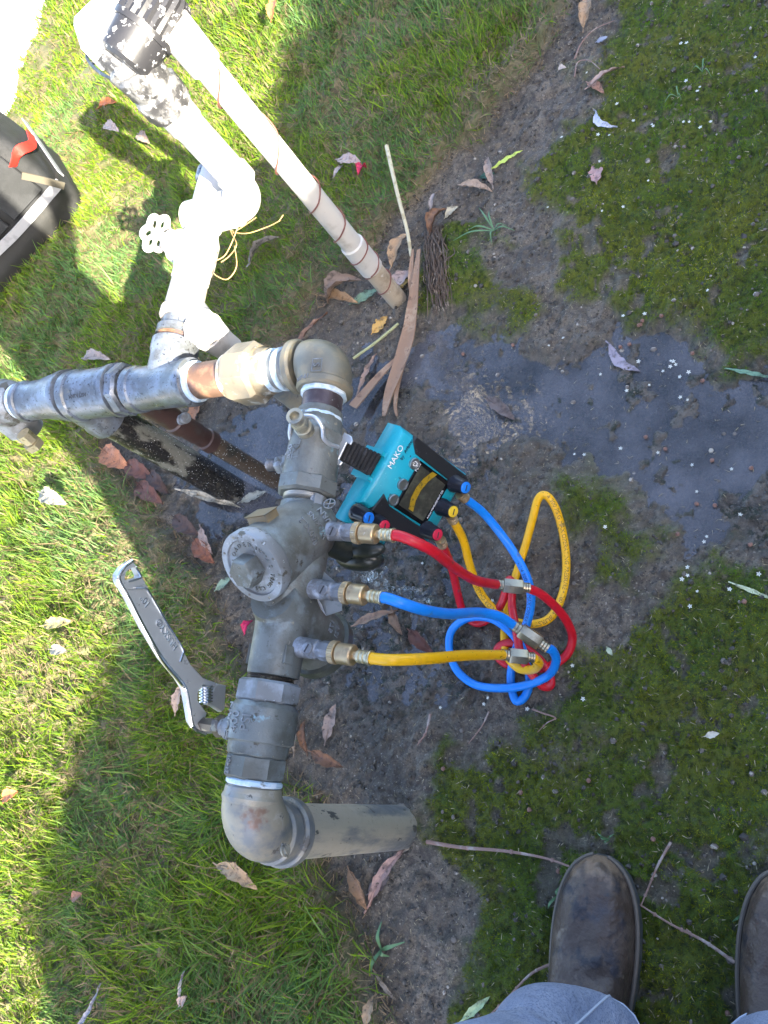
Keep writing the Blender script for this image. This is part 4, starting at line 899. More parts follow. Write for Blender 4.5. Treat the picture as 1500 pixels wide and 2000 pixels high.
# screen
sc_ = [(822, 900), (880, 943), (829, 1029), (770, 991)]
facepoly(sc_, .0022, .003, M('screen_glass_frame', (.004, .004, .005), .08, 0), 'screen_frame', c=.0005)
def screen_mat():
    mt = M('screen_reflecting_hose', (.02, .02, .016), .05, 0); return mt
si = [(822, 909), (870, 947), (826, 1018), (779, 986)]
fr_ = facepoly(si, .0030, .0006, M('dim_screen', (.035, .035, .028), .07, 0, [((.075, .075, .055), 40, .45, .65, 5)]), 'screen', c=0)
mb = MB(); band = [(850, 924), (832, 938), (818, 955), (808, 975), (803, 997)]
L1 = [PL(x - 5, y - 3, TL + nf * .0033, nf) for x, y in band]; L2 = [PL(x + 4, y + 3, TL + nf * .0033, nf) for x, y in band]
mb.add(L1 + L2, [(i, i + 1, len(band) + i + 1, len(band) + i) for i in range(len(band) - 1)]); part('hose_reflection', mb, M('reflected_hose_yellow', (.32, .2, .01), .3, 0, [((.12, .09, .02), 200, .5, .6, 4)]), gauge)  # yellow band painted on the glass as the hose's reflection
def facetext(s, q0, q1, hgt, mat, w_=.0012, nm='lettering', al='CENTER'):
    a = PL(*q0, TL + nf * w_, nf); b = PL(*q1, TL + nf * w_, nf); ex = e; c = (a + b) / 2
    mb = MB(); text_map(mb, s, hgt, flatmap(c, e, fv), .0003, al); return part(nm, mb, mat, gauge)
facetext('MAKO', (762, 905), (784, 880), .0115, white)
facetext('by  Arbiter', (786, 892), (803, 864), .0068, M('label_navy', (.01, .02, .05), .5))
facetext('MK.5', (812, 918), (821, 907), .0058, white, .0032)
mb = MB(); a = PL(841, 1006, TL + nf * .0034, nf); text_map(mb, 'Arbiter MEASUREMENT CO.', .0036, flatmap(G(.62, .80, .0034) if False else PL(850, 985, TL + nf * .0034, nf), e, fv), .0002); part('lettering', mb, white, gauge)
btn = M('brushed_button', (.4, .4, .4), .3, .9)
for k, q in enumerate(((808, 905), (785, 946), (767, 976))):
    c = PL(*q, TL, nf); mb = MB(); lathe(mb, c, nf, [(-.001, .0078), (.0035, .0078), (.0042, .0072), (.0042, .0058), (.003, .0054), (.003, 0)], 28, caps=False)
    b_ = part('button', mb, btn, gauge)
    if k == 0:
        mb = MB(); pts = [c + nf * .0034 + (e * math.sin(a) + fv * math.cos(a)) * .003 for a in np.linspace(.6, 5.7, 16)]; tube(mb, pts, .0005, 5); tube(mb, [c + nf * .0034 + fv * .0008, c + nf * .0034 + fv * .0042], .0005, 5); part('power_symbol', mb, white, b_)
for q, s in (((803, 892), '*'), ((780, 933), 'o'), ((762, 966), 'o')): mb = MB(); text_map(mb, s, .006, flatmap(PL(*q, TL + nf * .001, nf), e, fv), .0002); part('symbol', mb, ink, gauge)
ports = []
def knob(q, w0, capm, port=True, ln=.026):
    c = PL(*q, TL + nf * w0, nf); ax = nf.copy()
    mb = MB(); lathe(mb, c, ax, [(-.002, .0125), (.003, .0125), (.005, .0112), (ln - .002, .0095), (ln, .0088)], 48, rf=lambda a, t: 1 + (.05 * math.cos(9 * a) if .004 < t < ln - .001 else 0)); k_ = part('knob', mb, knobm, gauge)
    mb = MB(); lathe(mb, c + ax * ln, ax, [(0, .0078), (.0012, .0078), (.0018, .0068), (.0018, 0)], 28, caps=False); part('knob_cap', mb, capm, k_)
    mb = MB(); box(mb, c + ax * (ln + .002), (e * .8 + fv * .3), ax.cross(e * .8 + fv * .3), ax, .008, .0016, .0004); part('cap_print', mb, ink, k_)
    return c
kb = knob((886, 944), 0, capb); ky = knob((862, 990), 0, capy); kr = knob((832, 1034), 0, capr)
knob((699, 1002), -.004, capb); knob((731, 1018), -.004, capr, ln=.024)
# strap and wire hook
hk = P(668, 876, .365)
mb = MB(); st0 = [P(675, 856, .362), P(659, 893, .362)]; st1 = [G(.60, 0, -Dg * .15) + Zv * .006, G(.33, 0, -Dg * .15) + Zv * .006]
prism(mb, [st0[0], st0[1], st1[1], st1[0]], (.4, 0, 1), .006, .001)
for k in range(9):
    t = (k + .5) / 9; a = st0[0].lerp(st1[0], t) + Vector((.0006, 0, .0012)); b = st0[1].lerp(st1[1], t) + Vector((.0006, 0, .0012)); tube(mb, [a, b], .0022, 6)
prism(mb, [st1[0] + Vector((0, 0, .002)), st1[1] + Vector((0, 0, .002)), st1[1] - nf * Dg * .6 + Zv * .0, st1[0] - nf * Dg * .6], Zv, .004)
part('strap', mb, strapm, gauge)
mb = MB(); tube(mb, catmull([P(571, 869, .392), P(566, 845, .405), P(572, 822, .415), P(590, 813, .42), P(614, 815, .42), P(629, 833, .412), P(632, 855, .402), P(643, 867, .39), P(660, 873, .373)], 8), .0027, 10)
hook = None
hm = solo('wire_hanger', mb, wirem, 'bent silver wire hanger looped over the far ball valve, holding the strap', 'hanger')
mb = MB(); pl_ = [(672, 844), (686, 852), (688, 861), (684, 868), (677, 864), (661, 897), (668, 902), (664, 908), (656, 907), (649, 898), (650, 893), (656, 881), (654, 876), (655, 869), (662, 865)]
o_ = [P(*q, .367) for q in pl_][::-1]; prism(mb, o_, Zv, .003, .0007); part('hook_plate', mb, wirem, hm)

# ================================================================== hoses
def hose_fit(root, K, mat):
    p0, p1 = K; d = (p1 - p0).normalized(); L = (p1 - p0).length
    mb = MB(); lathe(mb, p1, d, [(-.045, .0118), (-.0445, .0128), (-.0378, .0128), (-.037, .0118)], 60, rf=lambda a, t: 1 + .02 * math.cos(30 * a)); part('knurled_ring', mb, brass, root)
    mb = MB(); lathe(mb, p1, d, [(-.0375, .0085), (-.036, .0105), (-.0345, .0118), (-.0175, .0118), (-.016, .0105), (-.0155, .005), (-.0105, .005)], 28); part('swivel_nut', mb, brass, root)
    mb = MB(); pr = [(-.011, .0055)]
    for k in range(3): pr += [(-.0105 + k * .0052, .0072), (-.0072 + k * .0052, .0075), (-.0068 + k * .0052, .0064)]
    pr += [(.004, .0074), (.0048, .0084), (.0062, .0084)]
    lathe(mb, p1, d, pr, 24); part('ferrule', mb, brasslt, root)
def coupling(root, a, b):
    d = (b - a); L = d.length; d.normalize(); mb = MB()
    pr = [(0, .0062)]
    for k in range(3): pr += [(.0005 + k * L * .085, .0072), (L * .06 + k * L * .085, .0074), (L * .065 + k * L * .085, .006)]
    lathe(mb, a, d, pr, 20)
    pr = []
    for k in range(3): pr += [(L * .78 + k * L * .072, .0056), (L * .79 + k * L * .072, .0068), (L * .84 + k * L * .072, .0068)]
    lathe(mb, a, d, pr, 20); c_ = part('barbed_coupling', mb, bronzedk, root)
    mb = MB(); hexnut(mb, a, d, L * .24, L * .78, .0108, 6, up=(.1, .3, 1), c=.0016); part('hex_coupler', mb, bronzedk, c_)
def hose_text(mb, curve, s, start, r, size, side=0.0, rev=False):
    pts = curve[::-1] if rev else curve
    L = [0]
    for i in range(1, len(pts)): L.append(L[-1] + (pts[i] - pts[i - 1]).length)
    def fn(v):
        t = start + v.x; i = min(max(int(np.searchsorted(L, t)) - 1, 0), len(pts) - 2); f = (t - L[i]) / max(1e-9, L[i + 1] - L[i])
        i0, i3 = max(i - 1, 0), min(i + 2, len(pts) - 1)
        p = pts[i].lerp(pts[i + 1], f); T = ((pts[i + 1] - pts[i0]).normalized() * (1 - f) + (pts[i3] - pts[i]).normalized() * f).normalized()
        nn = Vector(CAMPOS) - p; nn = (nn - T * nn.dot(T)).normalized(); ss = nn.cross(T); a = v.y / r + side
        return p + (nn * math.cos(a) + ss * math.sin(a)) * (r + v.z + .0001)
    text_map(mb, s, size, fn, .0002, 'LEFT')
HR = .0061
def hose(nm, lab, mat, K, pre, cpl, loops, prints, inkm, pb):
    root = thing(nm, lab, 'hose', (cpl[0][0].x, cpl[0][0].y, 0)); hose_fit(root, K, mat)
    d = (K[1] - K[0]).normalized(); a = [K[1] + d * .002, K[1] + d * .012] + pre + [cpl[0][0]]
    c1_ = catmull(a, 8); mb = MB(); tube(mb, c1_, HR * 1.04, 14); t1_ = part('hose_lead', mb, mat, root)
    coupling(root, cpl[0][0] - (cpl[0][1] - cpl[0][0]).normalized() * .004, cpl[0][1] + (cpl[0][1] - cpl[0][0]).normalized() * .004)
    c2_ = catmull(loops, 8); mb = MB(); tube(mb, c2_, HR, 14); t2_ = part('hose_loop', mb, mat, root)
    g0 = loops[0]; gd = (loops[1] - loops[0]).normalized(); mb = MB(); pr = [(-.012, .006)]
    for k in range(3): pr += [(-.0115 + k * .005, .0075), (-.008 + k * .005, .0075), (-.0075 + k * .005, .0062)]
    lathe(mb, g0, gd, pr, 20); lathe(mb, pb, (g0 - pb), [(0, .005), ((g0 - pb).length, .005)], 16); part('gauge_fitting', mb, brass, root)
    for s, st, sz, sd_, rv in prints:
        if isinstance(st, Vector):
            q = c2_[::-1] if rv else c2_; j = min(range(len(q)), key=lambda i: (q[i] - st).length); st = sum((q[i + 1] - q[i]).length for i in range(j))
        mb = MB(); hose_text(mb, c2_, s, st, HR, sz, sd_, rv); part('printed_lettering', mb, inkm, t2_)
    return root, c1_
pb = kb - fv * .012; q_ = (908, 974)
def ZP(l): return [P(x, y, z) for x, y, z in l]
hose('red_hose', 'red rubber hose from the far test cock looping to the gauge', redh, K1, ZP([(805, 1056, .371), (845, 1076, .345), (887, 1108, .285), (928, 1133, .22)]), [(P(972, 1142, .155), P(1030, 1148, .135))],
     ZP([(864, 1064, .165), (882, 1108, .11), (893, 1155, .06), (905, 1195, .02), (930, 1217, .008), (958, 1206, .014), (980, 1178, .035), (990, 1145, .05), (996, 1132, .056), (1000, 1150, .052), (1000, 1185, .045), (1008, 1230, .05), (1018, 1280, .05), (1038, 1316, .036), (1060, 1340, .02), (1076, 1337, .012), (1070, 1310, .012), (1045, 1280, .02), (1005, 1256, .022), (976, 1262, .016), (972, 1282, .012), (995, 1300, .01), (1035, 1308, .012), (1075, 1300, .012), (1106, 1280, .02), (1118, 1248, .03), (1108, 1215, .055), (1085, 1185, .085), (1056, 1160, .115), (1032, 1149, .134)]), [], ink, kr - fv * .014)
hose('blue_hose', 'blue rubber hose from the middle test cock looping to the gauge', blueh, K2, ZP([(785, 1178, .370), (830, 1192, .34), (880, 1199, .28), (935, 1196, .2), (975, 1204, .165)]), [(P(1004, 1222, .14), P(1066, 1264, .12))],
     ZP([(908, 973, .19), (945, 1003, .15), (985, 1052, .115), (1015, 1098, .10), (1033, 1140, .09), (1037, 1180, .075), (1028, 1220, .06), (1010, 1262, .035), (1000, 1300, .02), (998, 1335, .012), (1007, 1368, .01), (1024, 1362, .01), (1034, 1335, .012), (1030, 1300, .02), (1018, 1262, .03), (990, 1228, .04), (955, 1207, .04), (912, 1208, .03), (882, 1232, .016), (878, 1270, .01), (893, 1310, .01), (930, 1338, .01), (985, 1344, .024), (1035, 1336, .03), (1072, 1318, .045), (1086, 1292, .08), (1080, 1272, .105), (1068, 1265, .12)]), [('\u2022 1/4 300 PSIG MAX OPERATING PRESSURE \u2022', P(1015, 1098, .10), .0075, -.5, False)], inkblue, kb - fv * .014)
hose('yellow_hose', 'yellow rubber hose from the near test cock with a tall loop beside the puddle', yelh, K3, ZP([(770, 1289, .370), (840, 1286, .33), (910, 1280, .25)]), [(P(984, 1279, .15), P(1038, 1284, .13))],
     ZP([(885, 1016, .18), (905, 1055, .13), (918, 1105, .09), (937, 1155, .05), (965, 1190, .03), (1000, 1212, .022), (1040, 1219, .03), (1075, 1206, .03), (1097, 1165, .02), (1106, 1110, .012), (1101, 1050, .02), (1086, 995, .045), (1067, 968, .06), (1051, 975, .06), (1040, 1015, .045), (1025, 1070, .02), (1010, 1115, .012), (998, 1160, .01), (988, 1205, .01), (985, 1245, .014), (990, 1280, .02), (1012, 1305, .03), (1040, 1308, .06), (1053, 1296, .1), (1043, 1286, .127)]), [('1/4 300 PSIG MAX OPERATING PRESSURE \u2022 700 PSIG BURST PRESSURE \u2022 CLEAN OR CHARGE 1/4', P(1058, 967, .06), .0088, .1, True)], inkgold, ky - fv * .014)

# ================================================================== wrench
XP = -.628; PN = (1, 0, 0)
def WP(px, py, dx=0): return PL(px / 5.404 + 220, py / 5.404 + 1080, (XP + dx, 0, 0), PN)
wr_ = thing('adjustable_wrench', 'chrome adjustable wrench gripping the near valve stem, handle up', 'wrench', WP(1000, 1800))
ho = [(205, 88), (120, 150), (66, 235), (70, 300), (170, 480), (330, 790), (520, 1110), (700, 1330), (770, 1440), (800, 1600), (830, 1780), (870, 1850), (970, 1910), (1080, 1905), (1100, 1870), (1000, 1700), (980, 1640), (1190, 1640), (1180, 1400), (1100, 1375), (960, 1320), (830, 1180), (700, 930), (520, 600), (370, 350), (300, 240), (250, 140)]
hole = [(205, 150), (140, 200), (125, 280), (160, 300), (290, 262), (295, 240), (250, 150)]
def orient(o, n_):
    a = Vector((0, 0, 0))
    for i in range(len(o)): a += o[i].cross(o[(i + 1) % len(o)])
    return o if a.dot(Vector(n_)) > 0 else o[::-1]
# handle built as outline with a real hole: bridge two loops
def ring_prism(mb, outer, inner, nrm, th):
    n = len(outer); nrm = Vector(nrm)
    vs = outer + inner + [p - nrm * th for p in outer] + [p - nrm * th for p in inner]; return vs
def resample(poly, N_):
    L = [0]
    for i in range(len(poly)): L.append(L[-1] + (poly[(i + 1) % len(poly)] - poly[i]).length)
    out = []
    for k in range(N_):
        t = L[-1] * k / N_; i = int(np.searchsorted(L, t, 'right')) - 1; i = min(i, len(poly) - 1); f = (t - L[i]) / max(1e-9, L[i + 1] - L[i]); out.append(poly[i].lerp(poly[(i + 1) % len(poly)], f))
    return out
eye_o = [(205, 88), (120, 150), (66, 235), (70, 300), (110, 372), (200, 385), (345, 322), (300, 240), (250, 140)]
eo = orient([WP(*q) for q in eye_o], PN); ei = orient([WP(*q) for q in hole], PN)
N_ = 36; eo2 = resample(eo, N_); 
cen_ = sum(ei, Vector()) / len(ei)
eo2.sort(key=lambda p: math.atan2(p.z - cen_.z, p.y - cen_.y)); ei2 = resample(ei, N_); ei2.sort(key=lambda p: math.atan2(p.z - cen_.z, p.y - cen_.y))
th = .0095; nX = Vector((1, 0, 0)); vs_ = eo2 + ei2 + [p - nX * th for p in eo2] + [p - nX * th for p in ei2]; fs_ = []
for i in range(N_):
    k = (i + 1) % N_
    fs_ += [(i, k, N_ + k, N_ + i), (2 * N_ + i, 3 * N_ + i, 3 * N_ + k, 2 * N_ + k), (i, 2 * N_ + i, 2 * N_ + k, k), (N_ + i, N_ + k, 3 * N_ + k, 3 * N_ + i)]
mb = MB(); mb.add(vs_, fs_)
bodyo = [(106, 366), (170, 480), (330, 790), (520, 1110), (700, 1330), (770, 1440), (800, 1600), (830, 1780), (870, 1850), (970, 1910), (1060, 1905), (1000, 1830), (985, 1740), (1000, 1690), (905, 1560), (905, 1480), (960, 1385), (1075, 1420), (1110, 1378), (960, 1320), (830, 1180), (700, 930), (520, 600), (370, 350), (345, 320), (200, 383)]
prism(mb, orient([WP(*q) for q in bodyo], PN), PN, th, .0014)
part('wrench_body', mb, steel, wr_, ang=30)
rim = [(205, 88), (120, 150), (66, 235), (70, 300), (170, 480), (330, 790), (520, 1110), (700, 1330), (770, 1440), (800, 1600), (830, 1780), (870, 1850), (975, 1905)]
mb = MB(); tube(mb, catmull([WP(*q, -.003) for q in rim], 4), .0032, 10); rr_ = part('polished_edge', mb, chrome, wr_)
mb = MB(); tube(mb, catmull([WP(*q, .0008) for q in ((235, 372), (345, 372), (400, 440), (560, 720), (735, 1005), (735, 1080), (712, 1150))], 5), .0013, 8); tube(mb, catmull([WP(*q, .0005) for q in ((160, 305), (290, 265), (297, 240), (245, 148))], 4), .0013, 8); part('raised_edge', mb, chrome, wr_)
mb = MB(); a = WP(370, 545, .0003); b = WP(640, 1000, .0003); rdv = (WP(300, 470) - WP(640, 1000)).normalized(); upv = nX.cross(rdv)
text_map(mb, 'HUSKY\u00ae', .0115, flatmap(WP(575, 860, .0006), rdv, upv), .0006); text_map(mb, '10"', .0115, flatmap(WP(345, 510, .0006), rdv, upv), .0006); part('cast_lettering', mb, chrome, wr_)
mb = MB(); wa, wb = WP(935, 1475, .0005), WP(1045, 1500, .0005); dn = (WP(1000, 1560) - WP(1000, 1400)).normalized()
pr = []; wl_ = (wb - wa).length; wc = (wa + wb) / 2 - nX * .003
w0 = WP(985, 1395, -.003); w1 = WP(985, 1580, -.003); wd_ = (w1 - w0); nT = 6
for k in range(nT): pr += [(wd_.length * k / nT, .0062), (wd_.length * (k + .25) / nT, .0085), (wd_.length * (k + .6) / nT, .0085), (wd_.length * (k + .85) / nT, .0062)]
lathe(mb, WP(985, 1395, -.003), wd_, pr, 20); part('worm_screw', mb, chrome, wr_)
mb = MB(); prism(mb, orient([WP(*q, -.0015) for q in ((1075, 1420), (1110, 1380), (1200, 1400), (1185, 1650), (1150, 1680), (1060, 1620), (1000, 1600))], PN), PN, .0075, .001); part('movable_jaw', mb, steel, wr_)

# ================================================================== tool bag
bag = thing('tool_bag', 'black tool bag with red and grey trim standing on the grass', 'tool bag', BAG0)
bz0 = gh(BAG0.x - .1, BAG0.y) + .005
bn = -bv   # outward normal of the long side that faces the camera
def B(u, v, z): return BAG0 + bu * u + bv * v + Zv * (z + bz0)
def soft(u0, u1, v0, v1, z0, z1, puff, k=8, inset=0.0):
    """soft box: bulging sides"""
    mb = MB(); vs = []; fs = []; per = []
    N_ = 4 * k
    for j in range(k + 1):
        t = j / k; z = z0 + (z1 - z0) * t; s = 1 - inset * t ** 1.5; q = []
        for i in range(N_):
            a = 2 * math.pi * i / N_ + math.pi / 4; c_, s_ = math.cos(a), math.sin(a); mx = abs(c_) ** .25 * (1 if c_ > 0 else -1); my = abs(s_) ** .25 * (1 if s_ > 0 else -1)
            pf = 1 + puff * math.sin(math.pi * t) * .5 + .012 * math.sin(a * 5 + t * 7)
            um, vm = (u0 + u1) / 2, (v0 + v1) / 2
            vs.append(B(um + mx * (u1 - u0) / 2 * s * pf, vm + my * (v1 - v0) / 2 * s * pf, z))
    for j in range(k):
        for i in range(N_): q = (i + 1) % N_; fs.append((j * N_ + i, j * N_ + q, (j + 1) * N_ + q, (j + 1) * N_ + i))
    fs += [tuple(range(N_)), tuple(range(k * N_, k * N_ + N_))]; return mb.add(vs, fs)
part('rubber_base', soft(-.02, .54, -.025, .33, 0, .075, .02), bagbase, bag)
part('bag_body', soft(-.012, .53, -.017, .32, .073, .40, .04, 10, .12), bagm, bag)
mb = soft(.04, .46, .03, .27, .395, .44, .05, 4, .35); part('bag_lid', mb, bagm, bag)
def strip(pts, w_, th, mat, nm, up=None, lab=None):
    mb = MB(); pts = catmull(pts, 4); vs = []; fs = []
    for i, p in enumerate(pts):
        t = (pts[min(i + 1, len(pts) - 1)] - pts[max(i - 1, 0)]).normalized(); o = up(p) if callable(up) else Vector(up); s = t.cross(o).normalized() * w_ / 2
        vs += [p - s, p + s, p + s + o * th, p - s + o * th]
    for i in range(len(pts) - 1):
        for k in range(4): q = (k + 1) % 4; fs.append((i * 4 + k, i * 4 + q, (i + 1) * 4 + q, (i + 1) * 4 + k))
    L = len(vs) - 4; fs += [(0, 1, 2, 3), (L + 3, L + 2, L + 1, L)]; mb.add(vs, fs); return part(nm, mb, mat, bag, lab)
VF = -.030; UF = -.024
strip([B(.54 - .555 * k / 6, VF - .003 * math.sin(k * 2), .088 + .004 * math.sin(k)) for k in range(7)], .026, .003, baggrey, 'grey_tape', bn)
for u0, u1, z1 in ((.03, .14, .25), (.16, .28, .22), (.30, .43, .25)):
    mb = MB(); o = [B(u0, VF - .002, .105), B(u1, VF - .002, .105), B(u1 - .005, VF + .012, z1), B(u0 + .005, VF + .012, z1)]; o = orient(o, bn); prism(mb, o, bn, .014, .003); part('pocket', mb, bagm, bag)
    strip([B(u0 + .004, VF + .012, z1 + .002), B((u0 + u1) / 2, VF + .002, z1 - .002), B(u1 - .004, VF + .012, z1 + .002)], .008, .002, webm if u0 > .2 else bagm, 'pocket_binding', bn)
strip([B(.035, VF + .008, .19), B(-.005, VF + .004, .205), B(UF - .001, .0, .185), B(UF - .003, .08, .15), B(UF - .002, .19, .125)], .024, .004, bagred, 'red_strap', lambda p: (-bu * .7 + bn * .4 + Zv * .1).normalized())
strip([B(UF - .003, -.005 + .30 * k / 4, .088 + .006 * k) for k in range(5)], .020, .003, baggrey, 'grey_tape', -bu)
strip([B(.035, VF + .002, .165), B(.008, VF - .002, .12), B(-.014, VF - .002, .075)], .018, .005, webm, 'webbing', bn)
strip([B(.16, VF + .014, .30), B(.2, VF + .010, .285), B(.24, VF + .014, .30)], .004, .003, bagred, 'red_piping', bn)
strip([B(.30, VF + .010, .262), B(.38, VF + .010, .258)], .004, .003, bagred, 'red_piping', bn)
mb = MB(); tube(mb, catmull([B(.04, .10, .39), B(.03, .13, .45), B(.1, .16, .49), B(.3, .16, .50), B(.45, .14, .44)], 6), .010, 10); part('handle', mb, bagm, bag)
mb = MB(); tube(mb, catmull([B(.02, .12, .42), B(-.015, .16, .40), B(-.03, .19, .37)], 5), .006, 8); zc = part('zip_pull', mb, bagm, bag)
mb = MB(); tube(mb, [B(-.03, .19, .37), B(-.042, .21, .345)], .0075, 8); part('pull_tab', mb, bagred, zc)
mb = MB(); box(mb, B(.50, -.045, .02), bu, bv, Zv, .03, .03, .03, .006); box(mb, B(.535, -.055, .012), bu, bv, Zv, .03, .02, .02, .005); part('buckle', mb, blackp, bag)

# ================================================================== person
person = thing('person', 'person in brown leather boots and blue jeans standing on the moss', 'person', (-.135, -.25, 0))
def loft(mb, secs, n=28, capend=True):
    """secs: (centre, half x, half y [, front shift]) horizontal sections"""
    vs = []; fs = []
    for c, hx, hy in secs:
        for i in range(n): a = 2 * math.pi * i / n; vs.append(Vector(c) + Vector((math.cos(a) * hx, math.sin(a) * hy, 0)))
    for j in range(len(secs) - 1):
        for i in range(n): k = (i + 1) % n; fs.append((j * n + i, j * n + k, (j + 1) * n + k, (j + 1) * n + i))
    if capend: fs += [tuple(reversed(range(n))), tuple(range((len(secs) - 1) * n, len(secs) * n))]
    return mb.add(vs, fs)
def boot(cx, ty, rot, side):
    gz_ = gh(cx, ty - .15) + .004
    def T(x, y, z):   # local: y back from toe (positive = back)
        a = rot; X_ = x; Y_ = -y; return Vector((cx + X_ * math.cos(a) - Y_ * math.sin(a), ty + X_ * math.sin(a) + Y_ * math.cos(a), gz_ + z))
    ys_ = [0, .006, .018, .04, .07, .105, .145, .185, .22, .255, .28, .295, .302]
    hw = [.006, .0175, .030, .0405, .0465, .048, .0455, .040, .037, .036, .034, .026, .013]
    # sole
    mb = MB(); out = [T(h_ * 1.05 + .002, y, 0) for y, h_ in zip(ys_, hw)] + [T(-h_ * 1.05 - .002, y, 0) for y, h_ in reversed(list(zip(ys_, hw)))]
    out = orient(out, Zv); prism(mb, [p + Zv * .026 for p in out], Zv, .026, .003)
    bt = mb
    # upper
    top = [.036, .052, .064, .070, .072, .078, .094, .118, .14, .16, .175, .175, .17]
    yy_ = np.linspace(0, 1, 60) ** 1.3 * ys_[-1]; hh_ = np.interp(yy_, ys_, hw); tt_ = np.interp(yy_, ys_, top)
    vs = []; fs = []; n = 36
    for y, h_, t in zip(yy_, hh_, tt_):
        for i in range(n + 1):
            a = math.pi * i / n; x = math.cos(a); z = math.sin(a)
            xx = h_ * (abs(x) ** .75) * (1 if x > 0 else -1); w_ = .022 + (t - .022) * (z ** .72)
            if t > .1: xx *= (1 - .22 * (w_ - .02) / (t - .02))
            cr = (.0045 * abs(math.sin(y * 95 + x * 1.1 + .6 * math.sin(x * 4))) - .002) * math.exp(-((y - .13) / .045) ** 2) * z - .004 * math.exp(-((y - .125) / .012) ** 2) * z + .0012 * math.sin(x * 9 + y * 60) * z
            vs.append(T(xx, y, w_ + cr))
    for j in range(len(yy_) - 1):
        for i in range(n): fs.append((j * (n + 1) + i, j * (n + 1) + i + 1, (j + 1) * (n + 1) + i + 1, (j + 1) * (n + 1) + i))
    fs += [tuple(range(n + 1)), tuple(reversed(range((len(yy_) - 1) * (n + 1), len(yy_) * (n + 1))))]
    ub = MB(); ub.add(vs, fs)
    sh = MB(); loft(sh, [(T(0, .225, .09), .040, .058), (T(0, .23, .13), .041, .056), (T(0, .235, .18), .044, .055), (T(0, .235, .24), .05, .06)])
    ub.add(sh.v, sh.f)
    b_ = part('boot', ub, leath, person, side + ' boot of scuffed brown leather', ang=60)
    part('sole', bt, solem, b_, ang=40)
    mb = MB(); wl = [T(h_ * 1.0 + .0025, y, .028) for y, h_ in zip(ys_, hw)] + [T(-h_ * 1.0 - .0025, y, .028) for y, h_ in reversed(list(zip(ys_, hw)))]
    tube(mb, catmull(wl[::-1], 3), .0028, 8, False); part('welt', mb, stitch, b_)
    # toe scuff patch follows the surface
    vs = []; fs = []; m_ = 0; js = [0, 1, 2, 3]
    return b_
boot(-.236, -.088, R(-2), 'left'); boot(-.026, -.066, R(-3), 'right')
# body under the clothes: one skin mesh
def skin_body():
    pts = {}; 
    J = [('pel', (-.14, -.27, .93), .11), ('sp', (-.14, -.265, 1.12), .115), ('ch', (-.14, -.265, 1.32), .13), ('nk', (-.14, -.265, 1.47), .055), ('hd', (-.14, -.25, 1.58), .085), ('tp', (-.14, -.25, 1.66), .07),
         ('lh', (-.235, -.27, .86), .085), ('lk', (-.245, -.27, .48), .055), ('la', (-.238, -.32, .12), .036), ('lt', (-.236, -.2, .045), .034),
         ('rh', (-.045, -.27, .86), .085), ('rk', (-.03, -.27, .48), .055), ('ra', (-.026, -.3, .12), .036), ('rt', (-.026, -.18, .045), .034),
         ('ls', (-.33, -.27, 1.38), .055), ('le', (-.37, -.36, 1.12), .04), ('lw', (-.29, -.20, 1.16), .028), ('lp', (-.25, -.13, 1.19), .026),
         ('rs', (.05, -.27, 1.38), .055), ('re', (.09, -.36, 1.12), .04), ('rw', (.08, -.20, 1.16), .028), ('rp', (.07, -.13, 1.19), .026)]
    E = [('pel', 'sp'), ('sp', 'ch'), ('ch', 'nk'), ('nk', 'hd'), ('hd', 'tp'), ('pel', 'lh'), ('lh', 'lk'), ('lk', 'la'), ('la', 'lt'), ('pel', 'rh'), ('rh', 'rk'), ('rk', 'ra'), ('ra', 'rt'), ('ch', 'ls'), ('ls', 'le'), ('le', 'lw'), ('lw', 'lp'), ('ch', 'rs'), ('rs', 're'), ('re', 'rw'), ('rw', 'rp')]
    for s, px0 in (('l', -.25), ('r', .07)):
        sg = 1 if s == 'l' else -1
        for k in range(4):
            b0 = Vector((px0 + sg * .012, -.095, 1.215 - k * .017)); ln = (.068, .078, .083, .07)[k]
            J += [(s + 'f%da' % k, tuple(b0), .0095), (s + 'f%db' % k, tuple(b0 + Vector((sg * .012, ln * .45, 0))), .0085), (s + 'f%dc' % k, tuple(b0 + Vector((sg * .036, ln * .62, -.004))), .007)]
            E += [(s + 'p', s + 'f%da' % k), (s + 'f%da' % k, s + 'f%db' % k), (s + 'f%db' % k, s + 'f%dc' % k)]
        J += [(s + 'ta', (px0 + sg * .03, -.12, 1.225), .011), (s + 'tb', (px0 + sg * .05, -.095, 1.232), .009)]; E += [(s + 'p', s + 'ta'), (s + 'ta', s + 'tb')]
    ix = {j[0]: i for i, j in enumerate(J)}; org = ORG[person.name]
    me = bpy.data.meshes.new('body'); me.from_pydata([tuple(Vector(j[1]) - org) for j in J], [(ix[a], ix[b]) for a, b in E], [])
    o = bpy.data.objects.new('body', me); C.objects.link(o); o.parent = person; bpy.context.view_layer.objects.active = o
    sk = o.modifiers.new('s', 'SKIN'); sk.use_smooth_shade = True; sv = me.skin_vertices[0].data
    for i, j in enumerate(J): sv[i].radius = (j[2], j[2]); sv[i].use_root = (i == 0)
    sb = o.modifiers.new('d', 'SUBSURF'); sb.levels = 1; sb.render_levels = 1
    me.materials.append(skinm)
    dg = bpy.context.evaluated_depsgraph_get(); me2 = bpy.data.meshes.new_from_object(o.evaluated_get(dg)); o.modifiers.clear(); o.data = me2
    if not me2.materials: me2.materials.append(skinm)
skin_body()
mb = MB()
def wr(z, a, k): return .006 * abs(math.sin(z * 17 + a * 1.5 + k + 1.6 * math.sin(z * 9 + a))) ** .6 + .005 * math.sin(z * 27 - a * 2 + 2 * k + math.sin(a * 3)) - .006
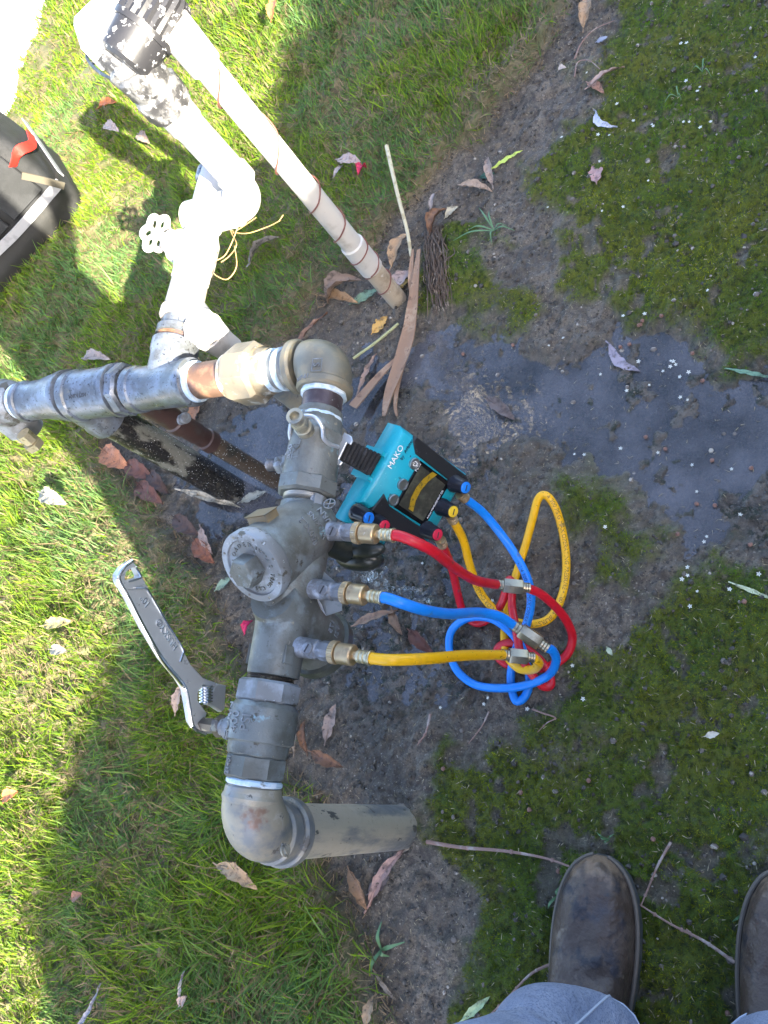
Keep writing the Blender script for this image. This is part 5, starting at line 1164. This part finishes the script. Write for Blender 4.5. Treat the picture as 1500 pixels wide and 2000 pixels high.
for k, (cx, sy) in enumerate(((-.238, 0), (-.028, .012))):
    secs = [(.055, -.312, .076, .094), (.075, -.310, .075, .095), (.11, -.308, .071, .094), (.16, -.304, .070, .09), (.24, -.296, .072, .088), (.34, -.294, .080, .090), (.46, -.294, .086, .094), (.56, -.292, .092, .100), (.7, -.275, .095, .104), (.82, -.27, .105, .12), (.9, -.27, .10, .125)]
    vs = []; fs = []; n = 64; zz = np.linspace(0, len(secs) - 1, 90)
    for t in zz:
        i = min(int(t), len(secs) - 2); f = t - i; a_, b_ = secs[i], secs[i + 1]; z, y, hx, hy = [a_[q] * (1 - f) + b_[q] * f for q in range(4)]
        for j in range(n):
            a = 2 * math.pi * j / n; w_ = wr(z, a, k * 2) * (1.6 if z < .3 else .8)
            zc_ = z + (.03 * math.sin(a) + .012 * math.sin(2 * a)) * max(0, 1 - (z - .055) / .1)
            vs.append(Vector((cx + math.cos(a) * (hx + w_), y + sy + math.sin(a) * (hy + w_), zc_)))
    for q in range(len(zz) - 1):
        for j in range(n): kk = (j + 1) % n; fs.append((q * n + j, q * n + kk, (q + 1) * n + kk, (q + 1) * n + j))
    mb.add(vs, fs)
loft(mb, [((-.133, -.268, .84), .19, .125), ((-.133, -.268, .9), .185, .13), ((-.133, -.268, .98), .17, .12), ((-.133, -.268, 1.02), .165, .118)], 40)
jn = part('jeans', mb, denim, person, 'faded light blue jeans', ang=80)
mb = MB()
for cx, sy in ((-.238, 0), (-.028, .012)):
    for dz, rr0 in ((.018, 1.01),):
        pts = []
        for j in range(41):
            a = 2 * math.pi * j / 40; ww = wr(.075, a, 0 if cx < -.1 else 2) * 1.6; pts.append(Vector((cx + math.cos(a) * (.0756 + ww), -.310 + sy + math.sin(a) * (.0956 + ww), .075 + (.03 * math.sin(a) + .012 * math.sin(2 * a)) * .8)))
        tube(mb, pts, .0012, 6, False)
for k, (cx, sy) in enumerate(((-.238, 0), (-.028, .012))):
    for a in (R(62), R(150)):
        pts = []
        for z in np.linspace(.10, .8, 60):
            z = float(z); zs_ = [q[0] for q in secs]; y, hx, hy = [float(np.interp(z, zs_, [q[i] for q in secs])) for i in (1, 2, 3)]; w_ = wr(z, a, k * 2) * (1.6 if z < .3 else .8)
            pts.append(Vector((cx + math.cos(a) * (hx + w_), y + sy + math.sin(a) * (hy + w_), z + (.03 * math.sin(a) + .012 * math.sin(2 * a)) * max(0, 1 - (z - .055) / .1))))
        tube(mb, pts, .0014, 6)
part('hem_stitching', mb, M('pale_stitch', (.45, .5, .6), .8), jn)
mb = MB(); loft(mb, [((-.133, -.268, .96), .178, .128), ((-.135, -.266, 1.05), .175, .125), ((-.137, -.266, 1.2), .19, .13), ((-.138, -.268, 1.34), .215, .13), ((-.14, -.268, 1.42), .19, .10), ((-.14, -.266, 1.47), .08, .07)], 40)
for s_, pts in ((0, [(-.31, -.27, 1.39), (-.355, -.32, 1.26), (-.372, -.355, 1.13)]), (1, [(.035, -.27, 1.39), (.075, -.32, 1.26), (.092, -.355, 1.13)])):
    tube(mb, catmull(pts, 6), lambda t: .07 - .012 * t, 20)
part('work_shirt', mb, shirtm, person, ang=80)
mb = MB(); ball(mb, (-.14, -.258, 1.66), .098, 24, 14, (.92, 1.0, .85)); part('hair', mb, hairm, person)
mb = MB()
for sx_ in (-.033, .033): ball(mb, (-.14 + sx_, -.158, 1.615), .012, 10, 7)
part('eyes', mb, M('eye_white', (.7, .7, .68), .2), person)
mb = MB(); prism(mb, [Vector((-.14 + a, -.165 + b, c)) for a, b, c in ((-.014, 0, 1.56), (.014, 0, 1.56), (.005, 0, 1.61), (-.005, 0, 1.61))][::1], (0, 1, 0), .02, .003); part('nose', mb, skinm, person)

# ================================================================== fallen leaves, twigs, weeds, flowers
LM = {}
def leafmat(c):
    k = tuple(c)
    if k not in LM:
        LM[k] = M('leaf_%d' % len(LM), c, .55, 0, [(tuple(x * .42 for x in c), 75, .46, .64, 8), (tuple(min(.8, x * 1.4) for x in c), 35, .55, .7, 6), ((.05, .035, .025), 150, .62, .68, 4)], [(220, .6, .0015)])
        LM[k].name = 'fallen_leaf_surface'
    return LM[k]
def leaf(p0, p1, wr_, col, label, curl=.4, bendz=.25, dz=.004, twist=0, nm='fallen_leaf', lobes=0, z=None, cat='leaf', roll=0.0, hook=0.0):
    if z is None: a = onground(*p0, dz); b = onground(*p1, dz)
    else: a = P(*p0, z); b = P(*p1, z)
    L_ = (b - a).length; d = (b - a).normalized(); s = d.cross(Zv).normalized(); u = s.cross(d); n, m_ = 18, 8; mb = MB(); sd1 = random.uniform(0, 6); sd2 = random.uniform(0, 6); cr = L_ * .016; vs = []; fs = []
    for th_ in (0, -.0006):
        for i in range(n + 1):
            t = i / n; w_ = L_ * wr_ * (math.sin(math.pi * min(1, t * .96 + .03)) ** .8) * (1 - .25 * t) * (1 + .10 * math.sin(t * 19 + sd1) + .06 * math.sin(t * 37 + sd2))
            c = a + d * (L_ * t) + s * (hook * L_ * math.sin(math.pi * t)) + u * (bendz * L_ * math.sin(math.pi * t)); tw = twist * t
            for j in range(-m_ // 2, m_ // 2 + 1):
                f = j / (m_ / 2); an = f * curl * 1.6 + roll + tw; rad = w_ / 2
                off = s * (math.cos(roll + tw) * f * rad * (1 - .15 * curl * abs(f))) + u * (curl * rad * f * f + math.sin(roll + tw) * f * rad + cr * (math.sin(t * 23 + sd1 + abs(f) * 2.5) * (.3 + abs(f)) + .5 * math.sin(t * 51 + f * 5 + sd2)) + (-cr * .8 if j == 0 else 0))
                vs.append(c + off + u * th_)
    W_ = m_ + 1; Q = (n + 1) * W_
    for i in range(n):
        for j in range(m_):
            k = i * W_ + j; fs += [(k, k + 1, k + W_ + 1, k + W_), (Q + k, Q + k + W_, Q + k + W_ + 1, Q + k + 1)]
    for i in range(n):
        for j in (0, m_): k = i * W_ + j; fs.append((k, k + W_, Q + k + W_, Q + k))
    mb.add(vs, fs); tube(mb, [a - d * L_ * .12, a + u * .001, a + d * L_ * .3 + u * (bendz * L_ * .8) + s * hook * L_ * .8], L_ * .012 + .0004, 5)
    return solo(nm, mb, leafmat(col), label, cat, ang=80)
TAN = (.34, .22, .12); BRN = (.17, .085, .045); DK = (.075, .042, .03); PNK = (.36, .26, .22); GRY = (.28, .25, .24); ORG_ = (.42, .15, .05); WET = (.13, .05, .03)
leaves = [
 ((488, 515), (545, 462), .38, GRY, 'curled grey leaf lying on the grass right of the white crossover pipe', .7, .2, .03, 1.5),
 ((640, 592), (708, 548), .55, (.24, .17, .13), 'large brown leaf rolled up at the turf edge left of the thin pipe foot', 1.0, .35, .01, .2),
 ((632, 578), (700, 592), .3, TAN, 'tan leaf edge curling under the rolled brown leaf', .8, .1, .006, 0),
 ((688, 592), (738, 566), .45, (.17, .26, .16), 'pale green leaf flat on the mud beside the thin pipe', .1, .03, .004, 0),
 ((728, 650), (756, 618), .75, (.58, .33, .08), 'yellow fan leaf on the mud below the thin pipe foot', .1, .05, .004, 0),
 ((765, 520), (800, 455), .5, TAN, 'tan wavy leaf propped against the dry straw', .5, .2, .012, .3),
 ((750, 578), (805, 528), .6, PNK, 'pinkish pale leaf between thin pipe and palm strip', .2, .1, .010, 0),
 ((770, 568), (800, 545), .5, (.5, .34, .08), 'yellow leaf tip under the pinkish leaf', .1, .05, .004, 0),
 ((840, 458), (872, 408), .55, BRN, 'brown cupped leaf above the root tuft', .9, .3, .012, .2),
 ((842, 415), (862, 372), .35, GRY, 'grey twisted leaf above the brown cupped leaf', .6, .3, .01, .8),
 ((870, 425), (895, 403), .7, (.42, .38, .27), 'pale cream leaf beside the brown cupped leaf', .4, .1, .006, 0),
 ((660, 312), (705, 317), .38, PNK, 'pinkish leaf lying on the grass above the thin pipe', .2, .08, .035, 0),
 ((652, 345), (670, 322), .5, GRY, 'small grey leaf on the grass left of the red petal', .4, .1, .03, 0),
 ((960, 330), (1020, 293), .17, (.5, .62, .12), 'slender yellow green leaf on the bare soil', .1, .03, .006, 0),
 ((900, 362), (962, 374), .33, (.4, .3, .22), 'tan crescent leaf on the soil by the turf edge', .8, .1, .006, .4),
 ((962, 362), (952, 308), .28, (.38, .28, .22), 'upright curled leaf over the dark green round leaf', .8, .1, .02, .6),
 ((938, 346), (966, 338), .7, (.03, .09, .055), 'small dark green round leaf on the soil', .1, .02, .004, 0),
 ((1150, 170), (1220, 130), .3, PNK, 'pinkish curled leaf on the upper moss', .6, .12, .008, .8),
 ((1148, 162), (1180, 183), .4, (.36, .2, .14), 'reddish tan leaf end under the pinkish curled leaf', .6, .1, .006, 0),
 ((1164, 218), (1206, 248), .25, (.45, .47, .55), 'silvery blue hooked leaf on the moss', .3, .1, .008, 0, .25),
 ((1165, 356), (1164, 320), .5, (.38, .22, .2), 'small pink diamond leaf on the moss', .2, .05, .006, 0),
 ((1140, 55), (1152, -10), .33, TAN, 'tan pointed leaf at the top edge by the turf corner', .6, .1, .01, 0),
 ((1190, 672), (1250, 724), .26, (.3, .27, .32), 'pale violet leaf lying in the puddle', .1, .0, .004, 0, .15),
 ((950, 776), (1006, 820), .33, (.12, .09, .08), 'dark brown leaf floating by the puddle ripples', .3, .06, .005, 0),
 ((1425, 721), (1510, 738), .13, (.16, .3, .2), 'green blade leaf at the right edge over the puddle', .1, .02, .006, 0),
 ((1432, 1140), (1512, 1172), .12, (.5, .55, .35), 'pale green blade leaf on the mud at the right edge', .1, .03, .006, 0),
 ((636, 1448), (655, 1375), .42, (.3, .21, .16), 'flat brown leaf on wet mud right of the near ball valve', .2, .05, .006, 0),
 ((600, 1470), (596, 1405), .38, BRN, 'brown rolled leaf left of the flat brown leaf', .9, .15, .012, .3),
 ((608, 1468), (670, 1498), .42, BRN, 'dark brown cupped leaf at the corner of the turf', .7, .15, .01, 0),
 ((575, 1470), (585, 1390), .25, (.25, .2, .15), 'narrow brown leaf against the near ball valve', .7, .1, .012, 0),
 ((682, 1700), (716, 1778), .38, (.27, .16, .09), 'brown curled leaf below the foot of the pale riser', .9, .15, .012, .4, -.12),
 ((720, 1770), (793, 1655), .2, (.33, .2, .16), 'long pinkish brown leaf below the foot of the pale riser', .4, .05, .008, .2, -.06),
 ((425, 1690), (502, 1738), .32, (.36, .24, .13), 'tan leaf in the grass below the near elbow', .4, .1, .035, .4, -.1),
 ((714, 2005), (728, 1948), .5, TAN, 'tan leaf at the bottom edge of the photo', .3, .1, .03, 0),
 ((903, 1992), (957, 1946), .24, (.32, .42, .22), 'pale green blade at the bottom, on the moss by the jeans', .3, .05, .01, 0),
 ((343, 1392), (356, 1335), .45, (.4, .28, .2), 'tan torn leaf in the grass left of the wrench head', .3, .1, .035, 0),
 ((84, 1222), (142, 1214), .35, (.3, .25, .1), 'pale yellow leaf on the sunlit grass left of the wrench', .3, .08, .035, 0),
 ((98, 1268), (132, 1272), .4, (.28, .25, .18), 'cream leaf on the sunlit grass below the pale yellow leaf', .3, .08, .035, 0),
 ((5, 1560), (35, 1546), .6, ORG_, 'orange leaf in the sun at the left edge', .4, .1, .04, 0),
 ((192, 212), (228, 200), .5, ORG_, 'orange leaf on the grass under the wire handle', .5, .1, .04, 0),
 ((530, 38), (541, -5), .4, ORG_, 'orange brown leaf on the grass at the top edge', .4, .1, .04, 0),
 ((370, 838), (398, 778), .5, (.33, .15, .07), 'orange brown leaf leaning behind the smaller riser', .3, .1, .012, 0),
 ((200, 878), (252, 915), .55, (.36, .15, .07), 'orange brown leaf at the sunlit tip of the turf', .4, .1, .02, 0),
 ((245, 905), (300, 935), .5, WET, 'wet dark red leaf beside the black riser', .4, .1, .012, 0),
 ((290, 920), (330, 965), .45, DK, 'nearly black wet leaf beside the black riser', .4, .1, .010, 0),
 ((270, 945), (318, 985), .45, WET, 'wet red brown leaf lowest beside the black riser', .5, .1, .012, .5),
 ((380, 1055), (418, 1100), .5, (.2, .07, .03), 'glossy red brown leaf behind the round cover', .4, .1, .012, 0),
 ((392, 1030), (415, 1082), .28, (.36, .25, .2), 'pinkish tan leaf behind the round cover', .4, .1, .02, 0),
 ((340, 1010), (388, 1045), .5, DK, 'black wet leaf between black riser and round cover', .4, .1, .01, 0),
 ((355, 958), (468, 990), .12, (.42, .36, .26), 'long pale husk lying at the foot of the black riser', .5, .03, .02, 0),
 ((470, 980), (520, 960), .35, (.3, .3, .25), 'grey green leaf floating at the foot of the black riser', .2, .03, .006, 0),
 ((422, 1152), (452, 1128), .5, (.22, .3, .2), 'pale green leaf below the rim of the round cover', .2, .05, .02, 0),
 ((800, 1232), (848, 1278), .45, (.13, .055, .04), 'reddish brown folded leaf on wet mud between hoses', .9, .12, .006, 0),
 ((690, 1222), (778, 1192), .22, (.28, .18, .12), 'shredded brown leaf under the middle hose fitting', .6, .1, .015, .5),
 ((765, 1190), (785, 1240), .4, (.22, .14, .09), 'crumpled leaf end under the blue hose', .8, .1, .012, .4),
 ((352, 1960), (362, 1890), .2, GRY, 'grey curled leaf in the grass at the lower left', .6, .1, .03, .4),
 ((150, 2005), (196, 1920), .16, (.24, .24, .27), 'long silvery curled leaf on the sunlit lower left grass', .6, .08, .035, .5, .15),
 ((350, 1965), (365, 1945), .8, PNK, 'small round pink leaf in the grass at the bottom', .5, .1, .03, 0),
 ((140, 1755), (160, 1745), .8, (.2, .09, .05), 'small rust coloured leaf in shaded grass at the left', .4, .1, .03, 0),
 ((80, 962), (130, 985), .35, (.33, .30, .22), 'bleached leaf on the sunlit grass below the run of pipe', .3, .1, .035, 0),
 ((165, 700), (215, 702), .4, (.3, .25, .22), 'brown grey leaf on shaded grass above the wide coupling', .5, .15, .035, .3),
 ((205, 245), (232, 256), .45, (.36, .3, .26), 'grey brown leaf in the shadow of the tall valve', .4, .1, .035, 0),
 ((270, 262), (292, 280), .5, (.22, .16, .12), 'brown leaf in the shadow beside the tall riser', .4, .1, .035, 0),
 ((570, 690), (640, 610), .16, (.2, .11, .07), 'long split brown leaf along the mud edge above the far elbow', .6, .08, .012, .4),
 ((700, 765), (735, 690), .17, (.3, .2, .15), 'narrow pinkish leaf on the mud right of the far elbow', .3, .05, .006, 0),
 ((1378, 1438), (1405, 1432), .55, (.55, .5, .4), 'small cream oval leaf on the lower right moss', .3, .1, .008, 0),
 ((1186, 1265), (1196, 1280), .6, (.4, .45, .3), 'tiny pale green leaf on the moss right of the hoses', .2, .1, .008, 0),
 ((1090, 140), (1106, 132), .9, (.5, .42, .36), 'pale crumpled leaf on the soil near the top', .6, .2, .008, 0),
 ((1165, 82), (1187, 72), .7, (.25, .27, .33), 'blue grey flat chip on the soil near the top', .1, .05, .008, 0),
 ((735, 1905), (775, 1955), .18, (.25, .2, .15), 'narrow dull leaf at the turf edge near the bottom', .5, .05, .012, 0),
 ((720, 1745), (760, 1712), .5, (.2, .17, .17), 'grey soaked leaf under the long pinkish brown leaf', .3, .05, .006, 0),
]
for L_ in leaves:
    p0, p1, w_, c, lab, cu, bz, dz, tw = L_[:9]; hk_ = L_[9] if len(L_) > 9 else 0
    leaf(p0, p1, w_, c, lab, cu, bz, dz, tw, hook=hk_)
leaf((700, 340), (716, 328), .9, (.42, .01, .06), 'crimson petal on the grass above the thin pipe', .8, .3, .035, 0, 'petal', cat='petal')
leaf((478, 1238), (494, 1212), .7, (.5, .01, .09), 'crimson petal beside the valve body', .8, .3, .02, 0, 'petal', cat='petal')
# palm strip
mb = MB(); pal = M('palm_strip_fibre', (.26, .16, .10), .7, 0, [((.38, .27, .18), 30, .5, .65, 8, (1, 1, 1)), ((.14, .08, .05), 60, .55, .68, 6)], [(140, .6, .002)])
def ribbon(mb, pts, wds, up=Zv, th=.0025, cup=.3):
    pts = catmull(pts, 6); N_ = len(pts); vs = []; fs = []
    for i, p in enumerate(pts):
        t = (pts[min(i + 1, N_ - 1)] - pts[max(i - 1, 0)]).normalized(); s = t.cross(up).normalized(); w_ = np.interp(i / (N_ - 1), [q[0] for q in wds], [q[1] for q in wds]) / 2
        vs += [p - s * w_ + up * cup * w_, p, p + s * w_ + up * cup * w_, p + s * w_ + up * (cup * w_ - th), p - up * th, p - s * w_ + up * (cup * w_ - th)]
    for i in range(N_ - 1):
        for k in range(6): q = (k + 1) % 6; fs.append((i * 6 + k, i * 6 + q, (i + 1) * 6 + q, (i + 1) * 6 + k))
    return mb.add(vs, fs)
ribbon(mb, [P(818, 487, .05), P(812, 545, .045), P(806, 600, .035), P(798, 655, .02), P(780, 715, .012), P(760, 770, .010), P(750, 812, .02)], [(0, .006), (.3, .020), (.55, .030), (.75, .024), (1, .008)])
ribbon(mb, [P(806, 487, .05), P(803, 540, .04), P(808, 590, .03)], [(0, .004), (.5, .012), (1, .012)])
ribbon(mb, [P(790, 700, .012), P(778, 745, .008), P(772, 790, .008), P(775, 812, .006)], [(0, .01), (.5, .008), (1, .004)])
solo('palm_strip', mb, pal, 'long split brown palm strip lying across the mud by the thin pipe', 'palm strip', ang=70)
mb = MB(); ribbon(mb, [P(775, 700, .008), P(745, 730, .01), P(715, 765, .014), P(690, 795, .02)], [(0, .008), (.5, .016), (1, .02)]); solo('bark_strip', mb, pal, 'shorter brown bark strip between palm strip and far elbow', 'bark strip', ang=70)
mb = MB(); tube(mb, catmull([onground(755, 285, .05), onground(765, 330, .05), onground(778, 385, .05), onground(795, 450, .045), P(803, 500, .04)], 6), lambda t: .0042 - .001 * t, 8); solo('dry_straw', mb, M('dry_straw', (.5, .45, .3), .6, 0, [((.36, .3, .18), 60, .5, .65, 4)]), 'long pale dry straw lying from the grass to the palm strip', 'straw')
mb = MB(); tube(mb, catmull([onground(690, 700, .006), onground(735, 668, .008), onground(778, 632, .01)], 6), .0028, 8); solo('dry_straw', mb, M('green_straw', (.36, .36, .18), .6), 'yellow green reed stem on the mud left of the palm strip', 'reed')
mb = MB()
for i in range(150):
    x0 = 848 + random.gauss(0, 8) + 6 * math.sin(i); y0 = 450 + random.uniform(-20, 70); pts = []
    for k in range(5): pts.append(P(x0 + random.gauss(0, 5) + k * 2.5, y0 + k * random.uniform(14, 27), .008 + random.uniform(0, .03) * math.sin(math.pi * (k + .5) / 5)))
    tube(mb, catmull(pts, 3), random.uniform(.0004, .0011), 4, False)
solo('root_tuft', mb, M('dry_fibre', (.11, .08, .06), .8, 0, [((.3, .25, .2), 60, .56, .68, 4)]), 'shaggy tuft of brown dead roots between thin pipe and moss', 'root tuft', kind=None)
twm = M('twig_bark', (.24, .15, .12), .7, 0, [((.34, .28, .25), 60, .5, .65, 5)], [(300, .4, .001)])
def twig(pts, r, label, dz=.009, side=()):
    mb = MB(); q = catmull([onground(x, y, dz + random.uniform(0, .003)) for x, y in pts], 6); tube(mb, q, lambda t: r * (1 - .55 * t), 8)
    for i in (int(len(q) * f) for f in (.3, .55, .8)): ball(mb, q[i], r * 1.25, 6, 4)
    for s in side: tube(mb, catmull([onground(x, y, dz + .004) for x, y in s], 4), r * .45, 6)
    solo('twig', mb, twm, label, 'twig')
twig([(833, 1644), (900, 1655), (985, 1662), (1060, 1675), (1112, 1692)], .0028, 'longest brown twig reaching from the riser foot to the left boot toe')
twig([(1435, 1880), (1375, 1838), (1310, 1805), (1248, 1766)], .0022, 'brown twig lying between the two boots', side=(((1340, 1815), (1350, 1822)),))
twig([(1310, 1645), (1285, 1690), (1268, 1730), (1252, 1768)], .0018, 'short straight twig right of the left boot toe')
twig([(1095, 1876), (1040, 1900), (995, 1945), (955, 1984)], .002, 'curved twig touching the jeans at the bottom')
twig([(840, 1395), (832, 1430), (815, 1455)], .0022, 'short dark twig on wet mud below the yellow hose')
twig([(955, 1390), (940, 1420), (915, 1452)], .0013, 'fine grey twig on the soil below the blue loop')
twig([(1040, 1385), (1060, 1393), (1085, 1402), (1068, 1412), (1050, 1430)], .0014, 'forked pale twig on the moss below the hose tangle')
twig([(1122, 115), (1135, 85), (1160, 58), (1200, 40)], .0014, 'thin dark curved twig on the soil near the top')
twig([(1122, 150), (1128, 122), (1150, 118), (1172, 135)], .0013, 'thin hooked twig beside the pinkish curled leaf')
wm_ = M('weed_leaf', (.10, .2, .09), .5)
def weed(c, ends, label, r=.0016):
    mb = MB(); c0 = onground(*c, .004)
    for e_ in ends:
        q = onground(*e_, .004); mid = (c0 + q) / 2 + Zv * .012; ribbon(mb, [c0, mid, q], [(0, r), (.4, r * 2), (1, r * .4)], th=.0006, cup=.2)
    solo('weed', mb, wm_, label, 'weed')
weed((965, 450), [(885, 470), (935, 405), (955, 412), (1005, 450), (960, 475), (915, 448), (990, 440)], 'spidery green weed on the bare soil below the turf edge')
weed((1372, 140), [(1350, 140), (1378, 115), (1390, 150)], 'small grass weed in the upper moss near the right', .0011)
weed((1325, 190), [(1298, 200), (1322, 170), (1330, 195)], 'yellow green sprig in the upper moss', .0012)
weed((1190, 1640), [(1165, 1625), (1200, 1628), (1180, 1648), (1172, 1636)], 'little green sprig above the boot toe', .001)
weed((1088, 1750), [(1070, 1775), (1095, 1730)], 'green blade touching the left boot', .0018)
weed((1450, 1785), [(1430, 1800), (1445, 1792), (1452, 1770)], 'green sprig beside the right boot', .0014)
weed((745, 1855), [(725, 1900), (790, 1840), (745, 1800), (760, 1868)], 'broad grass tuft leaning over the soil at the lower turf edge', .003)
# star flowers
fmesh = None; fm = M('white_petals', (.62, .64, .58), .6)
mb = MB()
for k in range(5):
    a = 2 * math.pi * k / 5; c_, s_ = math.cos(a), math.sin(a); t_ = Vector((c_, s_, 0)); n_ = Vector((-s_, c_, 0))
    mb.add([Vector((0, 0, .0004)), t_ * .0022 + n_ * .0011 + Zv * .0007, t_ * .0040 + Zv * .0012, t_ * .0022 - n_ * .0011 + Zv * .0007, t_ * .0022 - Zv * .0002], [(0, 1, 2, 3), (0, 3, 4), (0, 4, 1), (1, 4, 2), (3, 2, 4)])
ball(mb, (0, 0, .0006), .0009, 6, 4); fmesh = mesh_from('star_flower', mb, fm, smooth=False)
fl = [(1330, 85), (1341, 84), (1362, 178), (1367, 170), (1340, 158), (1475, 112), (1477, 178), (1168, 263), (1190, 264), (1237, 236), (1273, 243), (1276, 246), (1335, 238), (1346, 238), (1368, 249), (1388, 238), (1097, 268), (1266, 353), (1171, 315), (1070, 405), (1217, 404), (1176, 412), (1382, 567), (1205, 203), (1146, 142), (1100, 660), (1072, 675), (1217, 617), (1259, 613), (1310, 705), (1315, 706), (1320, 712), (1309, 716), (1295, 725), (1345, 727), (1328, 736), (1173, 731), (1247, 706), (1329, 776), (1343, 781), (1268, 752), (1224, 763), (1212, 876), (1285, 884), (1182, 1029), (1375, 1058), (1380, 1048), (1343, 1108), (1332, 1131), (1343, 1124), (1362, 1155), (1446, 1005), (1482, 1121), (1348, 1184), (1425, 1151), (1118, 1300), (1040, 1120 + 60), (945, 1375), (953, 1363), (1139, 1365), (860, 1382), (825, 1100), (962, 1173), (1030, 1385), (1352, 908), (1429, 916), (1361, 960), (1141, 888), (1122, 887)]
for k, q in enumerate(fl):
    p = onground(*q, .002 if q[1] > 620 and q[1] < 1080 else .0095); o = bpy.data.objects.new('star_flower', fmesh); C.objects.link(o); o.location = p; o.rotation_euler = (random.uniform(-.3, .3), random.uniform(-.3, .3), random.uniform(0, 6)); s_ = random.uniform(.6, .95); o.scale = (s_, s_, s_)
    zz = 'on the moss of the upper right' if q[1] < 640 else ('in the puddle' if (q[1] < 900 and q[0] > 1050) else ('on the wet mud right of the hoses' if q[0] > 1110 and q[1] < 1200 else 'on the soil round the hose tangle'))
    tag(o, 'tiny white star flower fallen ' + zz, 'flower', 'white star flowers ' + zz)
# seed pods
podm = M('brown_seed_pod', (.22, .12, .09), .6); pod = MB(); lathe(pod, (0, 0, 0), Zv, [(0, .0008), (.0006, .0026), (.003, .0032), (.0048, .0026), (.0052, .0019), (.0045, .0015), (.0038, 0)], 12, caps=False); pmesh = mesh_from('seed_pod', pod, podm)
for q in ((1294, 616), (1253, 627), (1252, 636), (1247, 634), (1003, 676), (1263, 856), (1298, 878), (1390, 902), (1363, 985), (1397, 987), (1323, 1046), (1374, 742), (1232, 672), (1210, 676), (1465, 914), (1467, 1067), (1457, 1176), (1018, 1545), (1150, 1522), (1276, 1640), (1092, 1705), (1420, 1975), (1032, 1583), (868, 1500), (905, 690), (1355, 690)):
    o = bpy.data.objects.new('seed_pod', pmesh); C.objects.link(o); o.location = onground(*q, .002); o.rotation_euler = (random.uniform(-.9, .9), random.uniform(-.9, .9), 0)
    zz = 'along the upper edge of the puddle' if q[1] < 760 else ('on the wet mud at the right edge' if q[1] < 1200 else 'on the moss around the boots')
    tag(o, 'small round brown seed pod ' + zz, 'seed pod', 'brown seed pods ' + zz)
# water: drops on the ground and fine spray on the wet risers
wd = bpy.data.materials.new('clear_water'); wd.use_nodes = True; b = wd.node_tree.nodes['Principled BSDF']; b.inputs['Transmission Weight'].default_value = 1; b.inputs['Roughness'].default_value = .02; b.inputs['IOR'].default_value = 1.33; b.inputs['Base Color'].default_value = (.95, 1, 1, 1)
mb = MB()
for i in range(150):
    t = random.random(); x = 705 + 155 * t + random.gauss(0, 9); y = 1118 + 75 * t + random.gauss(0, 9 + 5 * t); p = onground(x, y, .003); r = random.uniform(.0018, .0042) * (1.1 - .4 * t)
    if t < .3: p = P(x, y, .02 + random.uniform(0, .03))
    ball(mb, p, r, 8, 6, (1, 1, random.uniform(.7, 1)))
solo('water_drops', mb, wd, 'clear round water drops splashing on the mud below the valve', 'water drops', kind='stuff')
mb = MB(); sp = M('spray_white', (.45, .45, .42), .3)
for i in range(300):
    k = random.random()
    if k < .62: t = random.uniform(.05, .8); c = rb.lerp(rt, t); r0 = .0298
    else: t = random.uniform(0, .6); c = t0.lerp(t1, t) if False else Vector((-.897, .462, -.02)).lerp(Vector((-.905, .464, ZA - .03)), t); r0 = .0167
    a = random.uniform(-1.5, .7); p = c + Vector((math.cos(a), math.sin(a), 0)) * r0; ball(mb, p, random.uniform(.0004, .0009), 5, 3)
solo('spray_specks', mb, sp, 'fine pale water specks on the two wet risers', 'water specks', kind='stuff')
# moss clods and mud lumps near the puddle
